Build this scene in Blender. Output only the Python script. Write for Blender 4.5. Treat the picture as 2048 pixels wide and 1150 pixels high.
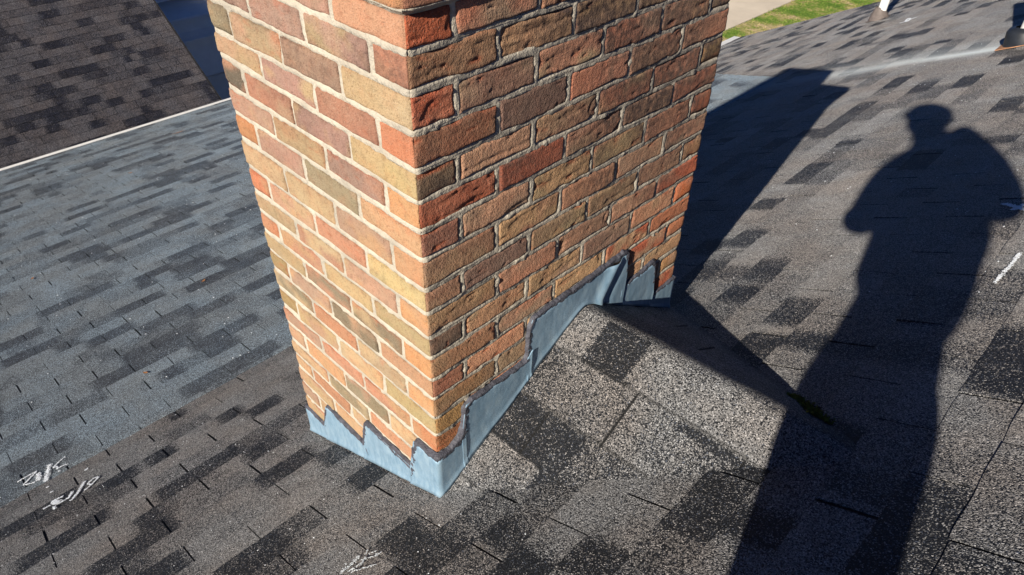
import bpy, bmesh, math, random
import numpy as np
from mathutils import Vector, Matrix

# ------------------------------------------------------------------ camera, sky, sun, exposure
SC = bpy.context.scene
for o in list(bpy.data.objects): bpy.data.objects.remove(o)
CAM = Vector((0.85963, -0.64342, 1.58282))
_rv = Vector((2.11335, 0.88229, -0.39093))
_R = Matrix.Rotation(_rv.length, 3, _rv.normalized())      # rows: right, down, forward
RIGHT, DOWN, FWD = _R[0].copy(), _R[1].copy(), _R[2].copy()
cam_d = bpy.data.cameras.new('camera'); cam_o = bpy.data.objects.new('camera', cam_d)
SC.collection.objects.link(cam_o)
M = Matrix((RIGHT, -DOWN, -FWD)).transposed().to_4x4(); M.translation = CAM
cam_o.matrix_world = M
cam_d.sensor_width = 36.0; cam_d.lens = 1383.94 / 2048 * 36; cam_d.clip_start = 0.02; cam_d.clip_end = 800
SC.camera = cam_o

SUN = Vector((-0.22, 1.0, -0.55)).normalized()             # direction the light travels
W = bpy.data.worlds.new('World'); SC.world = W; W.use_nodes = True
nt = W.node_tree; nt.nodes.clear()
sky = nt.nodes.new('ShaderNodeTexSky'); sky.sky_type = 'NISHITA'; sky.sun_disc = False
sky.sun_elevation = math.asin(-SUN.z); sky.sun_rotation = math.atan2(-SUN.x, -SUN.y)
sky.air_density = 0.3; sky.dust_density = 0.0; sky.ozone_density = 10.0
bgn = nt.nodes.new('ShaderNodeBackground'); bgn.inputs['Strength'].default_value = 0.064
outn = nt.nodes.new('ShaderNodeOutputWorld')
nt.links.new(sky.outputs[0], bgn.inputs[0]); nt.links.new(bgn.outputs[0], outn.inputs[0])
sun_d = bpy.data.lights.new('sun', 'SUN'); sun_d.energy = 5.0; sun_d.angle = math.radians(0.55); sun_d.color = (1.0, 0.91, 0.78)
sun_o = bpy.data.objects.new('sun', sun_d); SC.collection.objects.link(sun_o)
sun_o.rotation_euler = SUN.to_track_quat('-Z', 'Y').to_euler()
SC.view_settings.view_transform = 'Standard'; SC.view_settings.look = 'None'
SC.view_settings.exposure = 0.48; SC.view_settings.gamma = 1.0; SC.view_settings.use_curve_mapping = False

# ------------------------------------------------------------------ helpers
COL = SC.collection
def tag(o, label=None, cat=None, group=None, kind=None):
    if label: o['label'] = label
    if cat: o['category'] = cat
    if group: o['group'] = group
    if kind: o['kind'] = kind
    return o
def empty(name, loc=(0, 0, 0)):
    o = bpy.data.objects.new(name, None); COL.objects.link(o); o.location = loc; o.empty_display_size = 0.1
    return o
def link(name, me, mat=None, parent=None):
    o = bpy.data.objects.new(name, me); COL.objects.link(o)
    if mat: me.materials.append(mat)
    if parent:
        o.parent = parent
        o.matrix_parent_inverse = Matrix.Translation(-world_loc(parent))
    return o
def world_loc(o):
    v = Vector((0, 0, 0))
    while o is not None:
        v += o.location if o.parent is None else Vector((0, 0, 0)); o = o.parent
    return v
def npmesh(name, V, F, mat=None, parent=None, smooth=True, attrs=None):
    """V (n,3) array, F (m,4) or (m,3) array"""
    V = np.asarray(V, np.float32); F = np.asarray(F, np.int32)
    me = bpy.data.meshes.new(name); n = F.shape[1]
    me.vertices.add(len(V)); me.vertices.foreach_set('co', V.ravel())
    me.loops.add(F.size); me.loops.foreach_set('vertex_index', F.ravel())
    me.polygons.add(len(F)); me.polygons.foreach_set('loop_start', np.arange(0, F.size, n, dtype=np.int32))
    me.polygons.foreach_set('loop_total', np.full(len(F), n, np.int32))
    me.polygons.foreach_set('use_smooth', np.full(len(F), bool(smooth)))
    if attrs:
        for an, arr in attrs.items():
            a = me.attributes.new(an, 'FLOAT_COLOR', 'POINT')
            arr = np.asarray(arr, np.float32)
            if arr.shape[1] == 3: arr = np.c_[arr, np.ones(len(arr), np.float32)]
            a.data.foreach_set('color', arr.ravel())
    me.update(calc_edges=True); me.validate()
    return link(name, me, mat, parent)
def grid_faces(nu, nv, off=0):
    i = np.arange(nu - 1)[:, None]; j = np.arange(nv - 1)[None, :]
    a = (i * nv + j).ravel() + off
    return np.stack([a, a + nv, a + nv + 1, a + 1], 1)
def _hash(ix, iy, iz, seed):
    h = (ix * 374761393 + iy * 668265263 + iz * 2147483647 + seed * 974634541) & 0xFFFFFFFF
    h = ((h ^ (h >> 13)) * 1274126177) & 0xFFFFFFFF
    h = (h ^ (h >> 16)) & 0xFFFFFFFF
    h = ((h ^ (h >> 15)) * 2246822519) & 0xFFFFFFFF
    return ((h ^ (h >> 13)) & 0xFFFFFF) / float(0xFFFFFF)
def vnoise(p, seed=0):
    p = np.asarray(p, np.float64); i = np.floor(p).astype(np.int64); f = p - i; f = f * f * (3 - 2 * f)
    r = 0
    for dx in (0, 1):
        wx = f[:, 0] if dx else 1 - f[:, 0]
        for dy in (0, 1):
            wy = f[:, 1] if dy else 1 - f[:, 1]
            for dz in (0, 1):
                wz = f[:, 2] if dz else 1 - f[:, 2]
                r = r + wx * wy * wz * _hash(i[:, 0] + dx, i[:, 1] + dy, i[:, 2] + dz, seed)
    return r * 2 - 1
def fbm(p, oct=3, seed=0):
    r = 0; a = 1.0; t = 0; p = np.asarray(p, float)
    for k in range(oct): r = r + a * vnoise(p * 2 ** k, seed + k * 17); t += a; a *= 0.5
    return r / t

class Mat:
    def __init__(s, name):
        s.m = bpy.data.materials.new(name); s.m.use_nodes = True; s.t = s.m.node_tree; s.t.nodes.clear()
        s.out = s.n('ShaderNodeOutputMaterial'); s.b = s.n('ShaderNodeBsdfPrincipled'); s.l(s.b.outputs[0], s.out.inputs[0])
    def n(s, typ, **kw):
        nd = s.t.nodes.new(typ)
        for k, v in kw.items(): setattr(nd, k, v)
        return nd
    def l(s, a, b): s.t.links.new(a, b)
    def set(s, **kw):
        for k, v in kw.items(): s.b.inputs[k.replace('_', ' ')].default_value = v
        return s
    def coord(s, scale=None):
        tc = s.n('ShaderNodeTexCoord'); o = tc.outputs['Object']
        if scale:
            mp = s.n('ShaderNodeMapping'); mp.inputs['Scale'].default_value = scale; s.l(o, mp.inputs[0]); o = mp.outputs[0]
        return o
    def noise(s, vec, scale, detail=3, rough=0.5, dim='3D'):
        nd = s.n('ShaderNodeTexNoise'); nd.inputs['Scale'].default_value = scale; nd.inputs['Detail'].default_value = detail
        nd.inputs['Roughness'].default_value = rough; s.l(vec, nd.inputs['Vector']); return nd.outputs[0]
    def voro(s, vec, scale, out='Color'):
        nd = s.n('ShaderNodeTexVoronoi'); nd.inputs['Scale'].default_value = scale; s.l(vec, nd.inputs['Vector']); return nd.outputs[out]
    def ramp(s, fac, stops, interp='LINEAR'):
        r = s.n('ShaderNodeValToRGB'); r.color_ramp.interpolation = interp; e = r.color_ramp.elements
        while len(e) < len(stops): e.new(0.5)
        for k, (p, c) in enumerate(stops): e[k].position = p; e[k].color = c if len(c) == 4 else (*c, 1)
        s.l(fac, r.inputs[0]); return r.outputs[0]
    def mix(s, fac, a, b, blend='MIX'):
        m = s.n('ShaderNodeMix', data_type='RGBA', blend_type=blend)
        for sock, v in ((m.inputs[0], fac), (m.inputs[6], a), (m.inputs[7], b)):
            if hasattr(v, 'links') or isinstance(v, bpy.types.NodeSocket): s.l(v, sock)
            else: sock.default_value = v if not (isinstance(v, tuple) and len(v) == 3) else (*v, 1)
        return m.outputs[2]
    def math(s, op, a, b=0.0, c=0.0, clamp=False):
        m = s.n('ShaderNodeMath', operation=op, use_clamp=clamp)
        for sock, v in zip(m.inputs, (a, b, c)):
            if isinstance(v, bpy.types.NodeSocket): s.l(v, sock)
            else: sock.default_value = v
        return m.outputs[0]
    def attr(s, name):
        a = s.n('ShaderNodeAttribute'); a.attribute_name = name; return a
    def sep(s, col):
        x = s.n('ShaderNodeSeparateColor'); s.l(col, x.inputs[0]); return x.outputs
    def bump(s, h, strength, dist, normal=None):
        b = s.n('ShaderNodeBump'); b.inputs['Strength'].default_value = strength; b.inputs['Distance'].default_value = dist
        s.l(h, b.inputs['Height'])
        if normal is not None: s.l(normal, b.inputs['Normal'])
        return b.outputs[0]
    def col(s, c): s.l(c, s.b.inputs['Base Color']); return s
    def nrm(s, c): s.l(c, s.b.inputs['Normal']); return s
    def rgh(s, c): s.l(c, s.b.inputs['Roughness']); return s

# ------------------------------------------------------------------ materials
def granules(name, light, dark, warm=(0.0, 0.0, 0.0), spec=0.35, rough=0.62, cell=300.0):
    m = Mat(name); v = m.coord()
    a = m.attr('tone'); r, g, b = m.sep(a.outputs['Color'])[:3]
    cl = m.sep(m.voro(v, cell))
    big = m.noise(v, 11.0, 4, 0.6)
    med = m.noise(v, 150.0, 2, 0.5)
    # share of pale granules follows the tab's tone
    frac = m.math('ADD', r, m.math('MULTIPLY', m.math('SUBTRACT', big, 0.5), 0.45))
    frac = m.math('ADD', frac, m.math('MULTIPLY', m.math('SUBTRACT', med, 0.5), 0.7))
    thr = m.math('SUBTRACT', frac, cl[0])
    sel = m.math('MULTIPLY_ADD', thr, 8.0, 0.5, clamp=True)
    lightc = m.ramp(cl[1], [(0.0, tuple(c * 0.5 for c in light)), (0.5, light), (0.88, tuple(min(1, c * 1.55) for c in light)), (1.0, tuple(min(1, c * 2.6) for c in light))])
    darkc = m.ramp(cl[2], [(0.0, tuple(c * 0.45 for c in dark)), (0.75, dark), (0.95, tuple(c * 2.2 for c in dark)), (1.0, tuple(min(1, c * 9) for c in dark))])
    base = m.mix(sel, darkc, lightc)
    tint = m.noise(v, 3.5, 4, 0.6)
    base = m.mix(m.ramp(tint, [(0.38, (0, 0, 0)), (0.62, (1, 1, 1))]), base, m.mix(1.0, base, (0.98, 0.90, 0.84), 'MULTIPLY'))
    base = m.mix(g, base, (0.50, 0.56, 0.60))                      # washed streak below the pipe
    base = m.mix(m.math('MULTIPLY', b, 0.92), base, (0.008, 0.008, 0.008))  # dark bed and slot walls; darker butts and valley
    m.col(base)
    d = m.voro(v, cell, 'Distance')
    h = m.math('ADD', m.math('MULTIPLY', d, -1.0), m.math('MULTIPLY', med, 0.6))
    m.nrm(m.bump(h, 0.95, 0.0024))
    m.set(Roughness=rough, Specular_IOR_Level=spec, Diffuse_Roughness=1.0)
    return m.m
M_SH = granules('asphalt_shingle_granules', (0.207, 0.210, 0.215), (0.0125, 0.0150, 0.0205), cell=430)
M_SHL = granules('low_slope_granules', (0.205, 0.258, 0.305), (0.046, 0.057, 0.072), spec=0.5, rough=0.55, cell=440)  # paler and bluer: grazing sky sheen put into the granule colour
M_SHT = granules('dark_brown_granules', (0.112, 0.108, 0.120), (0.010, 0.012, 0.022), spec=0.25, cell=240)

def brick_mat():
    m = Mat('weathered_brick'); v = m.coord()
    a = m.attr('tone'); base = a.outputs['Color']; k = m.attr('wear_shade'); kr, kg, kb = m.sep(k.outputs['Color'])[:3]
    n1 = m.noise(v, 17.0, 5, 0.62); n2 = m.noise(v, 60.0, 4, 0.6); n3 = m.noise(v, 260.0, 3, 0.6); n4 = m.noise(v, 31.0, 4, 0.6)
    c = m.mix(m.ramp(n1, [(0.36, (0, 0, 0)), (0.66, (0.75, 0.75, 0.75))]), base, m.mix(1.0, base, (0.88, 0.96, 0.95), 'MULTIPLY'))
    c = m.mix(m.ramp(n4, [(0.50, (0, 0, 0)), (0.72, (0.55, 0.55, 0.55))]), c, m.mix(1.0, c, (1.06, 0.86, 0.78), 'MULTIPLY'))
    c = m.mix(m.math('MULTIPLY', kr, 1.0), c, (0.47, 0.125, 0.055))                      # fresh orange core on chipped edges
    c = m.mix(m.ramp(n2, [(0.50, (0, 0, 0)), (0.72, (0.6, 0.6, 0.6))]), c, m.mix(1.0, c, (0.60, 0.56, 0.54), 'MULTIPLY'))
    c = m.mix(m.ramp(n3, [(0.54, (0, 0, 0)), (0.70, (0.75, 0.75, 0.75))]), c, m.mix(1.0, c, (0.52, 0.48, 0.45), 'MULTIPLY'))
    c = m.mix(m.ramp(m.noise(v, 420.0, 2, 0.5), [(0.62, (0, 0, 0)), (0.72, (0.5, 0.5, 0.5))]), c, (0.62, 0.50, 0.38))
    c = m.mix(m.math('MULTIPLY', kg, m.ramp(n2, [(0.3, (0.55, 0.55, 0.55)), (0.6, (1, 1, 1))])), c, (0.075, 0.052, 0.046))   # sooty areas, plus joint shadow lines painted on brick rims
    c = m.mix(m.math('MULTIPLY', kb, m.ramp(n1, [(0.35, (0.1, 0.1, 0.1)), (0.6, (1, 1, 1))])), c, (0.55, 0.47, 0.36))       # lime bloom
    m.col(c)
    h = m.math('ADD', m.math('MULTIPLY', m.noise(v, 115.0, 3, 0.65), 0.8), m.math('MULTIPLY', m.noise(v, 260.0, 3, 0.65), 0.7))
    m.nrm(m.bump(h, 1.0, 0.0062)); m.set(Roughness=0.88, Specular_IOR_Level=0.25, Diffuse_Roughness=0.6)
    return m.m
M_BR = brick_mat()
def mortar_mat():
    m = Mat('lime_mortar'); v = m.coord()
    n1 = m.noise(v, 9.0, 4, 0.6); n2 = m.noise(v, 90.0, 4, 0.65)
    c = m.ramp(n1, [(0.3, (0.40, 0.36, 0.295)), (0.55, (0.56, 0.51, 0.415)), (0.75, (0.65, 0.585, 0.475))])
    c = m.mix(m.ramp(n2, [(0.52, (0, 0, 0)), (0.72, (0.6, 0.6, 0.6))]), c, (0.30, 0.28, 0.24))
    k = m.attr('tone'); c = m.mix(m.sep(k.outputs['Color'])[0], c, (0.22, 0.20, 0.18))
    m.col(c); m.nrm(m.bump(m.math('ADD', m.noise(v, 190.0, 3, 0.65), m.math('MULTIPLY', m.noise(v, 70.0, 2, 0.6), 1.2)), 0.8, 0.004)); m.set(Roughness=0.93, Specular_IOR_Level=0.2)
    return m.m
M_MO = mortar_mat()
def zinc_mat():
    m = Mat('weathered_galvanised_flashing'); v = m.coord((1, 1, 0.35)); v2 = m.coord()
    n1 = m.noise(v, 55.0, 4, 0.6); n2 = m.noise(v2, 9.0, 3, 0.5); n3 = m.noise(v2, 140.0, 3, 0.6)
    c = m.ramp(n1, [(0.28, (0.20, 0.335, 0.46)), (0.5, (0.28, 0.43, 0.565)), (0.76, (0.40, 0.55, 0.66))])  # blue of the reflected sky put into the base colour
    c = m.mix(m.ramp(n2, [(0.45, (0, 0, 0)), (0.7, (0.6, 0.6, 0.6))]), c, (0.30, 0.43, 0.55))
    c = m.mix(m.ramp(n3, [(0.66, (0, 0, 0)), (0.78, (0.5, 0.5, 0.5))]), c, (0.62, 0.66, 0.66))
    m.col(c); m.set(Metallic=0.25, Roughness=0.5, Specular_IOR_Level=0.4)
    m.nrm(m.bump(m.noise(v2, 26.0, 3, 0.5), 0.25, 0.006)); return m.m
M_ZN = zinc_mat()
def simple(name, c, rough=0.6, var=0.25, scale=20.0, metallic=0.0, spec=0.4, bump=0.0, bscale=60.0):
    m = Mat(name); v = m.coord(); n = m.noise(v, scale, 4, 0.6)
    m.col(m.ramp(n, [(0.3, tuple(x * (1 - var) for x in c)), (0.7, tuple(min(1, x * (1 + var)) for x in c))]))
    if bump: m.nrm(m.bump(m.noise(v, bscale, 4, 0.6), bump, 0.01))
    m.set(Roughness=rough, Metallic=metallic, Specular_IOR_Level=spec); return m.m
M_SEAL = simple('dark_sealant', (0.082, 0.084, 0.105), 0.55, 0.4, 45, bump=0.5, bscale=120)
M_WHITE = simple('white_painted_metal', (0.80, 0.80, 0.78), 0.42, 0.05, 8)
M_PVC = simple('white_pvc', (0.82, 0.82, 0.80), 0.35, 0.04, 8)
M_RUB = simple('grey_rubber_boot', (0.15, 0.125, 0.115), 0.7, 0.2, 30)
M_NAVY = simple('black_rubber_collar', (0.02, 0.024, 0.032), 0.5, 0.2, 30)
M_RUST = simple('rusty_brown_plate', (0.42, 0.22, 0.12), 0.8, 0.4, 22, bump=0.3)
M_CHALK = simple('chalk', (0.82, 0.87, 0.93), 0.95, 0.08, 90)
M_SMEAR = simple('dried_white_smear', (0.70, 0.76, 0.80), 0.4, 0.2, 60)
M_SIDE = simple('white_vinyl', (0.84, 0.86, 0.88), 0.4, 0.05, 6)
M_CONC = simple('concrete_drive', (0.66, 0.58, 0.47), 0.9, 0.10, 1.2, bump=0.2)
M_CROWN = simple('concrete_crown', (0.42, 0.40, 0.37), 0.9, 0.2, 12, bump=0.4)
M_CLAY = simple('clay_flue', (0.45, 0.20, 0.11), 0.8, 0.2, 14)
M_LEAF = simple('dry_leaf', (0.42, 0.19, 0.07), 0.8, 0.35, 60)
M_MOSS = simple('moss', (0.15, 0.185, 0.028), 0.95, 0.6, 120, bump=0.8, bscale=200)
M_TARP = simple('dark_shingle_underside', (0.02, 0.02, 0.022), 0.8, 0.3, 30)
M_SKIN = simple('skin', (0.52, 0.32, 0.23), 0.5, 0.1, 30)
M_JACK = simple('navy_jacket_cloth', (0.05, 0.06, 0.09), 0.85, 0.2, 40)
M_TROU = simple('grey_trouser_cloth', (0.10, 0.10, 0.10), 0.9, 0.2, 40)
M_CAP = simple('cap_cloth', (0.06, 0.06, 0.07), 0.85, 0.2, 40)
M_SHOE = simple('boot_leather', (0.12, 0.075, 0.045), 0.6, 0.25, 40)
M_HAIR = simple('hair', (0.04, 0.028, 0.02), 0.7, 0.2, 90)
M_PHONE = simple('phone_black', (0.02, 0.02, 0.022), 0.25, 0.1, 30)
M_FAR = simple('wooded_ground', (0.035, 0.042, 0.02), 0.95, 0.5, 0.6, spec=0.1)
def lawn_mat():
    m = Mat('patchy_lawn'); v = m.coord()
    n1 = m.noise(v, 0.75, 5, 0.65); n2 = m.noise(v, 9.0, 4, 0.7)
    f = m.math('ADD', n1, m.math('MULTIPLY', m.math('SUBTRACT', n2, 0.5), 0.35))
    c = m.ramp(f, [(0.34, (0.10, 0.19, 0.03)), (0.46, (0.17, 0.27, 0.045)), (0.53, (0.36, 0.34, 0.12)), (0.62, (0.56, 0.44, 0.26)), (0.8, (0.60, 0.46, 0.29))])
    m.col(c); m.nrm(m.bump(n2, 0.8, 0.08)); m.set(Roughness=0.95, Specular_IOR_Level=0.1); return m.m
M_LAWN = lawn_mat()

# ------------------------------------------------------------------ shingled planes
SL = 0.52; EXP = 0.1065; XB = -1.6; LSL = 0.25; TAB = 0.297
def main_z(x): return SL * x
def low_z(x): return SL * XB + LSL * (x - XB)
DARK = {-12: [(-.16, -.06), (-.46, -.34), (-.63, -.48)], -11: [(-.08, .06)], -15: [(-.27, -.2)], -9: [(-.5, -.2)], -8: [(-.22, -.08), (-.6, -.5)],
        -13: [(-.97, -.68)], -10: [(-.93, -.63)], -7: [(-.77, -.5)], -6: [(-.27, -.07)], -3: [(-.52, -.33), (-.115, -.0)], -5: [(-.1, 0.0)],
        0: [(-.215, -.1), (3.77, 4.04)], 1: [(-.3, -.075), (1.13, 1.26), (1.3, 1.46)], 2: [(-.07, .02)], 3: [(-.14, -.02), (.84, .97), (1.02, 1.2), (3.15, 3.4)],
        4: [(-.04, .07), (2.65, 2.76), (.9, 1.0)], -1: [(1.29, 1.46), (1.58, 1.76)], -2: [(2.31, 2.56), (2.84, 2.95)], -4: [(3.06, 3.76), (4.02, 4.36)],
        8: [(.82, 1.12), (.22, .5)], 6: [(.2, .3), (.5, .62)], 7: [(-.1, .1)], -8.5: []}
KEEP_LIGHT = {k: (-1.1, 4.9) for k in range(-16, 11)}
def tone_profile(rng, y0, y1, dark=0.27, k=None, light=0.74, custom=True):
    """piecewise tone along one course -> function(y)"""
    seg = []; y = y0 - rng.random() * 0.3
    while y < y1:
        ln = 0.08 + rng.random() ** 1.3 * 0.42
        r = rng.random()
        if r < dark: t = 0.06 + rng.random() * 0.1; ln = 0.10 + rng.random() * 0.20
        elif r < dark + 0.18: t = 0.32 + rng.random() * 0.16
        else: t = light + (rng.random() - 0.5) * 0.24
        if custom and rng.random() < 0.82 and k in KEEP_LIGHT and KEEP_LIGHT[k][0] < y + ln / 2 < KEEP_LIGHT[k][1] and t < 0.3: t = light - rng.random() * 0.24
        seg.append((y, y + ln, t)); y += ln
    ys = np.array([s[0] for s in seg]); ts = np.array([s[2] for s in seg])
    ov = DARK.get(k, []) if custom else []
    def f(yy, rr=rng):
        yy = np.asarray(yy); i = np.clip(np.searchsorted(ys, yy) - 1, 0, len(ts) - 1)
        a = ts[i]; b = ts[np.maximum(i - 1, 0)]; w = np.clip((yy - ys[i]) / 0.025, 0, 1); t = b + (a - b) * w
        for (p, q) in ov:
            w = np.clip((yy - p) / 0.03 + 0.5, 0, 1) * np.clip((q - yy) / 0.03 + 0.5, 0, 1)
            t = t + (0.12 - t) * w
        return t
    return f
def shingles(name, x0, x1, ya, yb, zf, slope, mat, parent, seed, exp=EXP, k0=None, dark=0.27, custom=False, ys_fine=(-2, 3.5), stain=None, skip=None, light=0.74, butt=0.0040, rot=None):
    """courses of three-tab shingles rising towards +x between x0 and x1; every tab is its own relief"""
    rng = random.Random(seed); nrm = np.array([-slope, 0, 1.0]); nrm /= np.linalg.norm(nrm)
    V = []; F = []; T = []; nv = 0
    k = math.floor(x0 / exp + 1e-6) if k0 is None else k0
    while k * exp < x1 - 1e-6:
        xa = max(k * exp, x0); xc = min((k + 1) * exp, x1)
        tf = tone_profile(rng, ya - 1, yb + 1, dark, k, light, custom)
        off = (-0.08 if k % 2 == 0 else 0.0685) + rng.uniform(-0.006, 0.006)
        j = math.floor((ya - off) / TAB)
        while off + j * TAB < yb:
            gap = rng.uniform(0.0035, 0.0065) if rng.random() < 0.9 else 0.002
            a = off + j * TAB + rng.uniform(-0.003, 0.003); b = off + (j + 1) * TAB - gap
            j += 1
            a2 = max(a, ya); b2 = min(b, yb)
            if b2 - a2 < 0.01 or (skip and skip(xa, a2, b2)): continue
            st = 0.02 if (b2 > ys_fine[0] and a2 < ys_fine[1]) else 0.05
            n = max(3, int((b2 - a2) / st) + 1)
            y = np.linspace(a2, b2, n)
            lift = rng.uniform(0, 0.0018); curl = rng.uniform(-1, 1) * 0.0014; jit = rng.uniform(-0.0022, 0.0022)
            wob = 0.0006 * np.sin(y * 23 + k * 1.7 + rng.random() * 6)
            hb = butt + lift + curl * (2 * (y - a2) / (b2 - a2) - 1) + wob
            xl = xa + jit + 0.0012 * np.sin(y * 37 + k)
            tv = np.clip(tf(y) + rng.uniform(-0.05, 0.05), 0.02, 1)
            sv = stain(np.full(n, xa + exp / 2), y) if stain else np.zeros(n)
            P = []
            for xx, hh in ((xl, hb * 0 + 0.0012), (xl - 0.0006, hb), (xl + 0.004, hb + 0.0004), (np.full(n, (xa + xc) / 2), hb * 0.62 + 0.001), (np.full(n, xc + 0.003), hb * 0 + 0.0014)):
                p = np.stack([xx, y, zf(xx)], 1) + nrm * np.asarray(hh)[:, None]; P.append(p)
            m5 = len(P); vv = np.stack(P, 1).reshape(-1, 3)
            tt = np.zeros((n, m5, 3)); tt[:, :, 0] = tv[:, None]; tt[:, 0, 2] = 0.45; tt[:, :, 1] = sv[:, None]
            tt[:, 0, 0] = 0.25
            V.append(vv); T.append(tt.reshape(-1, 3)); F.append(grid_faces(n, m5, nv)[:, ::-1]); base = nv; nv += n * m5
            # end walls in the slots
            for e, yy, fl in ((0, y[0], False), (n - 1, y[-1], True)):
                low = []
                for q in range(1, m5):
                    xx = P[q][e][0]; low.append(np.array([xx, yy, float(zf(np.array([xx]))[0]) - 0.001]))
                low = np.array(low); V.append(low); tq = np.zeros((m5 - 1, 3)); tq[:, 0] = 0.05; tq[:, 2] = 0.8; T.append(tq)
                for q in range(m5 - 2):
                    f = [base + e * m5 + q + 1, nv + q, nv + q + 1, base + e * m5 + q + 2]
                    F.append(np.array([f[::-1] if fl else f]))
                nv += m5 - 1
        k += 1
    # bed the tabs lie on
    nx = 12; ny = 30; gx = np.linspace(x0, x1 + 0.01, nx); gy = np.linspace(ya + 0.003, yb - 0.003, ny)
    A, B = np.meshgrid(gx, gy, indexing='ij'); v = np.stack([A.ravel(), B.ravel(), zf(A.ravel())], 1); V.append(v)
    tq = np.zeros((len(v), 3)); tq[:, 0] = 0.05; tq[:, 2] = 0.75; T.append(tq); F.append(grid_faces(nx, ny, nv)); nv += len(v)
    return npmesh(name, np.concatenate(V), np.concatenate(F), mat, parent, smooth=False, attrs={'tone': np.concatenate(T)})

house = tag(empty('house', (0, 0, -0.0)), 'house under a weathered dark grey three-tab shingle roof that carries the brick chimney', 'house')

def stain_main(x, y):
    # pale wash that runs straight down the slope from the collar of the far pipe
    xc = x; d = 0.03 - xc
    w = 0.05 + 0.055 * np.clip(d, 0, 3); yc = 4.72 + 0.14 * np.clip(d, 0, 3) + 0.02 * np.sin(x * 9)
    s = np.exp(-((y - yc) / w) ** 2) * np.where(d > 0, 1, 0) * np.exp(-np.clip(d, 0, 5) / 1.0) * 0.85
    s2 = 0.30 * np.exp(-((y - yc - 0.12) / 0.22) ** 2) * np.where(d > 0, 1, 0) * np.exp(-np.clip(d, 0, 5) / 1.6)
    return np.clip(s + s2, 0, 1)
zm = lambda x: SL * np.asarray(x); zl = lambda x: SL * XB + LSL * (np.asarray(x) - XB)
def skip_main(xa, a, b):
    if -0.69 < xa < -0.13 and a > 0.02 and b < 0.99: return True
    return 0.02 < xa < 0.40 and a > xa * 0.9 + 0.16 and b < 1.02 - xa * 0.8
steep = shingles('steep_roof_slope', -1.597, 2.98, -3.2, 9.36, zm, SL, M_SH, house, 5, dark=0.22, custom=True, stain=stain_main, skip=skip_main)
steep2 = shingles('lower_roof_slope', -4.047, -1.5975, 5.262, 9.36, zm, SL, M_SH, house, 6, dark=0.22, ys_fine=(0, 0))
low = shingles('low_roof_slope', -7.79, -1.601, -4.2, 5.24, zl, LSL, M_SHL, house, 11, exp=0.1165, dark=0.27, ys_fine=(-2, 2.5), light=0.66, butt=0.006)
tag(steep, 'steep grey brown shingle slope around the chimney'); tag(low, 'low pitched bluish grey shingle slope beyond the chimney')
tag(steep2, 'far lower stretch of the steep slope with dark blotched tabs')

def box_bm(bm, lo, hi, bev=0.0):
    r = bmesh.ops.create_cube(bm, size=1.0)
    for v in r['verts']:
        v.co = Vector([lo[i] + (hi[i] - lo[i]) * (v.co[i] + 0.5) for i in range(3)])
    if bev:
        es = list({e for v in r['verts'] for e in v.link_edges})
        bmesh.ops.bevel(bm, geom=es, offset=bev, segments=2, affect='EDGES', profile=0.7)
def bm_obj(name, bm, mat, parent=None, smooth=False):
    me = bpy.data.meshes.new(name); bm.normal_update(); bm.to_mesh(me); bm.free()
    if smooth: me.polygons.foreach_set('use_smooth', [True] * len(me.polygons))
    return link(name, me, mat, parent)
def prism(bm, pts, y0, y1):
    """closed prism of an (x,z) outline between y0 and y1"""
    a = [bm.verts.new((p[0], y0, p[1])) for p in pts]; b = [bm.verts.new((p[0], y1, p[1])) for p in pts]; n = len(pts)
    for i in range(n): bm.faces.new((a[i], a[(i + 1) % n], b[(i + 1) % n], b[i]))
    bm.faces.new(a[::-1]); bm.faces.new(b)
# eave of the low slope: white drip edge lying over a fascia
ze = float(zl(-7.79)); bm = bmesh.new()
prism(bm, [(-7.775, ze + 0.012), (-7.785, ze + 0.018), (-7.815, ze + 0.018), (-7.825, ze + 0.010), (-7.83, ze - 0.10), (-7.81, ze - 0.11), (-7.775, ze - 0.03)], -4.2, 5.25)
drip = bm_obj('drip_edge', bm, M_WHITE, house)
bm = bmesh.new(); box_bm(bm, (-7.83, -4.2, ze - 0.26), (-7.79, 5.24, ze - 0.012)); bm_obj('fascia', bm, M_SIDE, house)
# step of the low slope over the lower stretch (its rake) and rake board of the far gable
bm = bmesh.new(); a = XB; b = -7.79
v = [bm.verts.new(c) for c in ((a, 5.243, low_z(a) - 0.004), (b, 5.243, low_z(b) - 0.004), (b, 5.243, low_z(b) - 0.25), (-4.0, 5.243, main_z(-4.0) - 0.1), (a, 5.243, main_z(a) - 0.05))]
bm.faces.new(v); e = bmesh.ops.extrude_face_region(bm, geom=bm.faces[:]); bmesh.ops.translate(bm, verts=[q for q in e['geom'] if isinstance(q, bmesh.types.BMVert)], vec=(0, 0.016, 0))
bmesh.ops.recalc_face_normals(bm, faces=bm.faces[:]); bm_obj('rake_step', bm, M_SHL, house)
zc = main_z(-4.05); bm = bmesh.new()
prism(bm, [(-4.05, zc - 0.005), (-4.17, zc - 0.02), (-4.19, zc - 0.035), (-4.18, zc - 0.12), (-4.05, zc - 0.13)], 5.27, 9.37)
gut = bm_obj('gutter', bm, M_WHITE, house)
bm = bmesh.new(); x0, x1 = -4.05, 2.98
v = [bm.verts.new(c) for c in ((x0, 9.362, main_z(x0) - 0.004), (x1, 9.362, main_z(x1) - 0.004), (x1, 9.362, main_z(x1) - 0.16), (x0, 9.362, main_z(x0) - 0.16))]
bm.faces.new(v); e = bmesh.ops.extrude_face_region(bm, geom=bm.faces[:]); bmesh.ops.translate(bm, verts=[q for q in e['geom'] if isinstance(q, bmesh.types.BMVert)], vec=(0, 0.03, 0))
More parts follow.
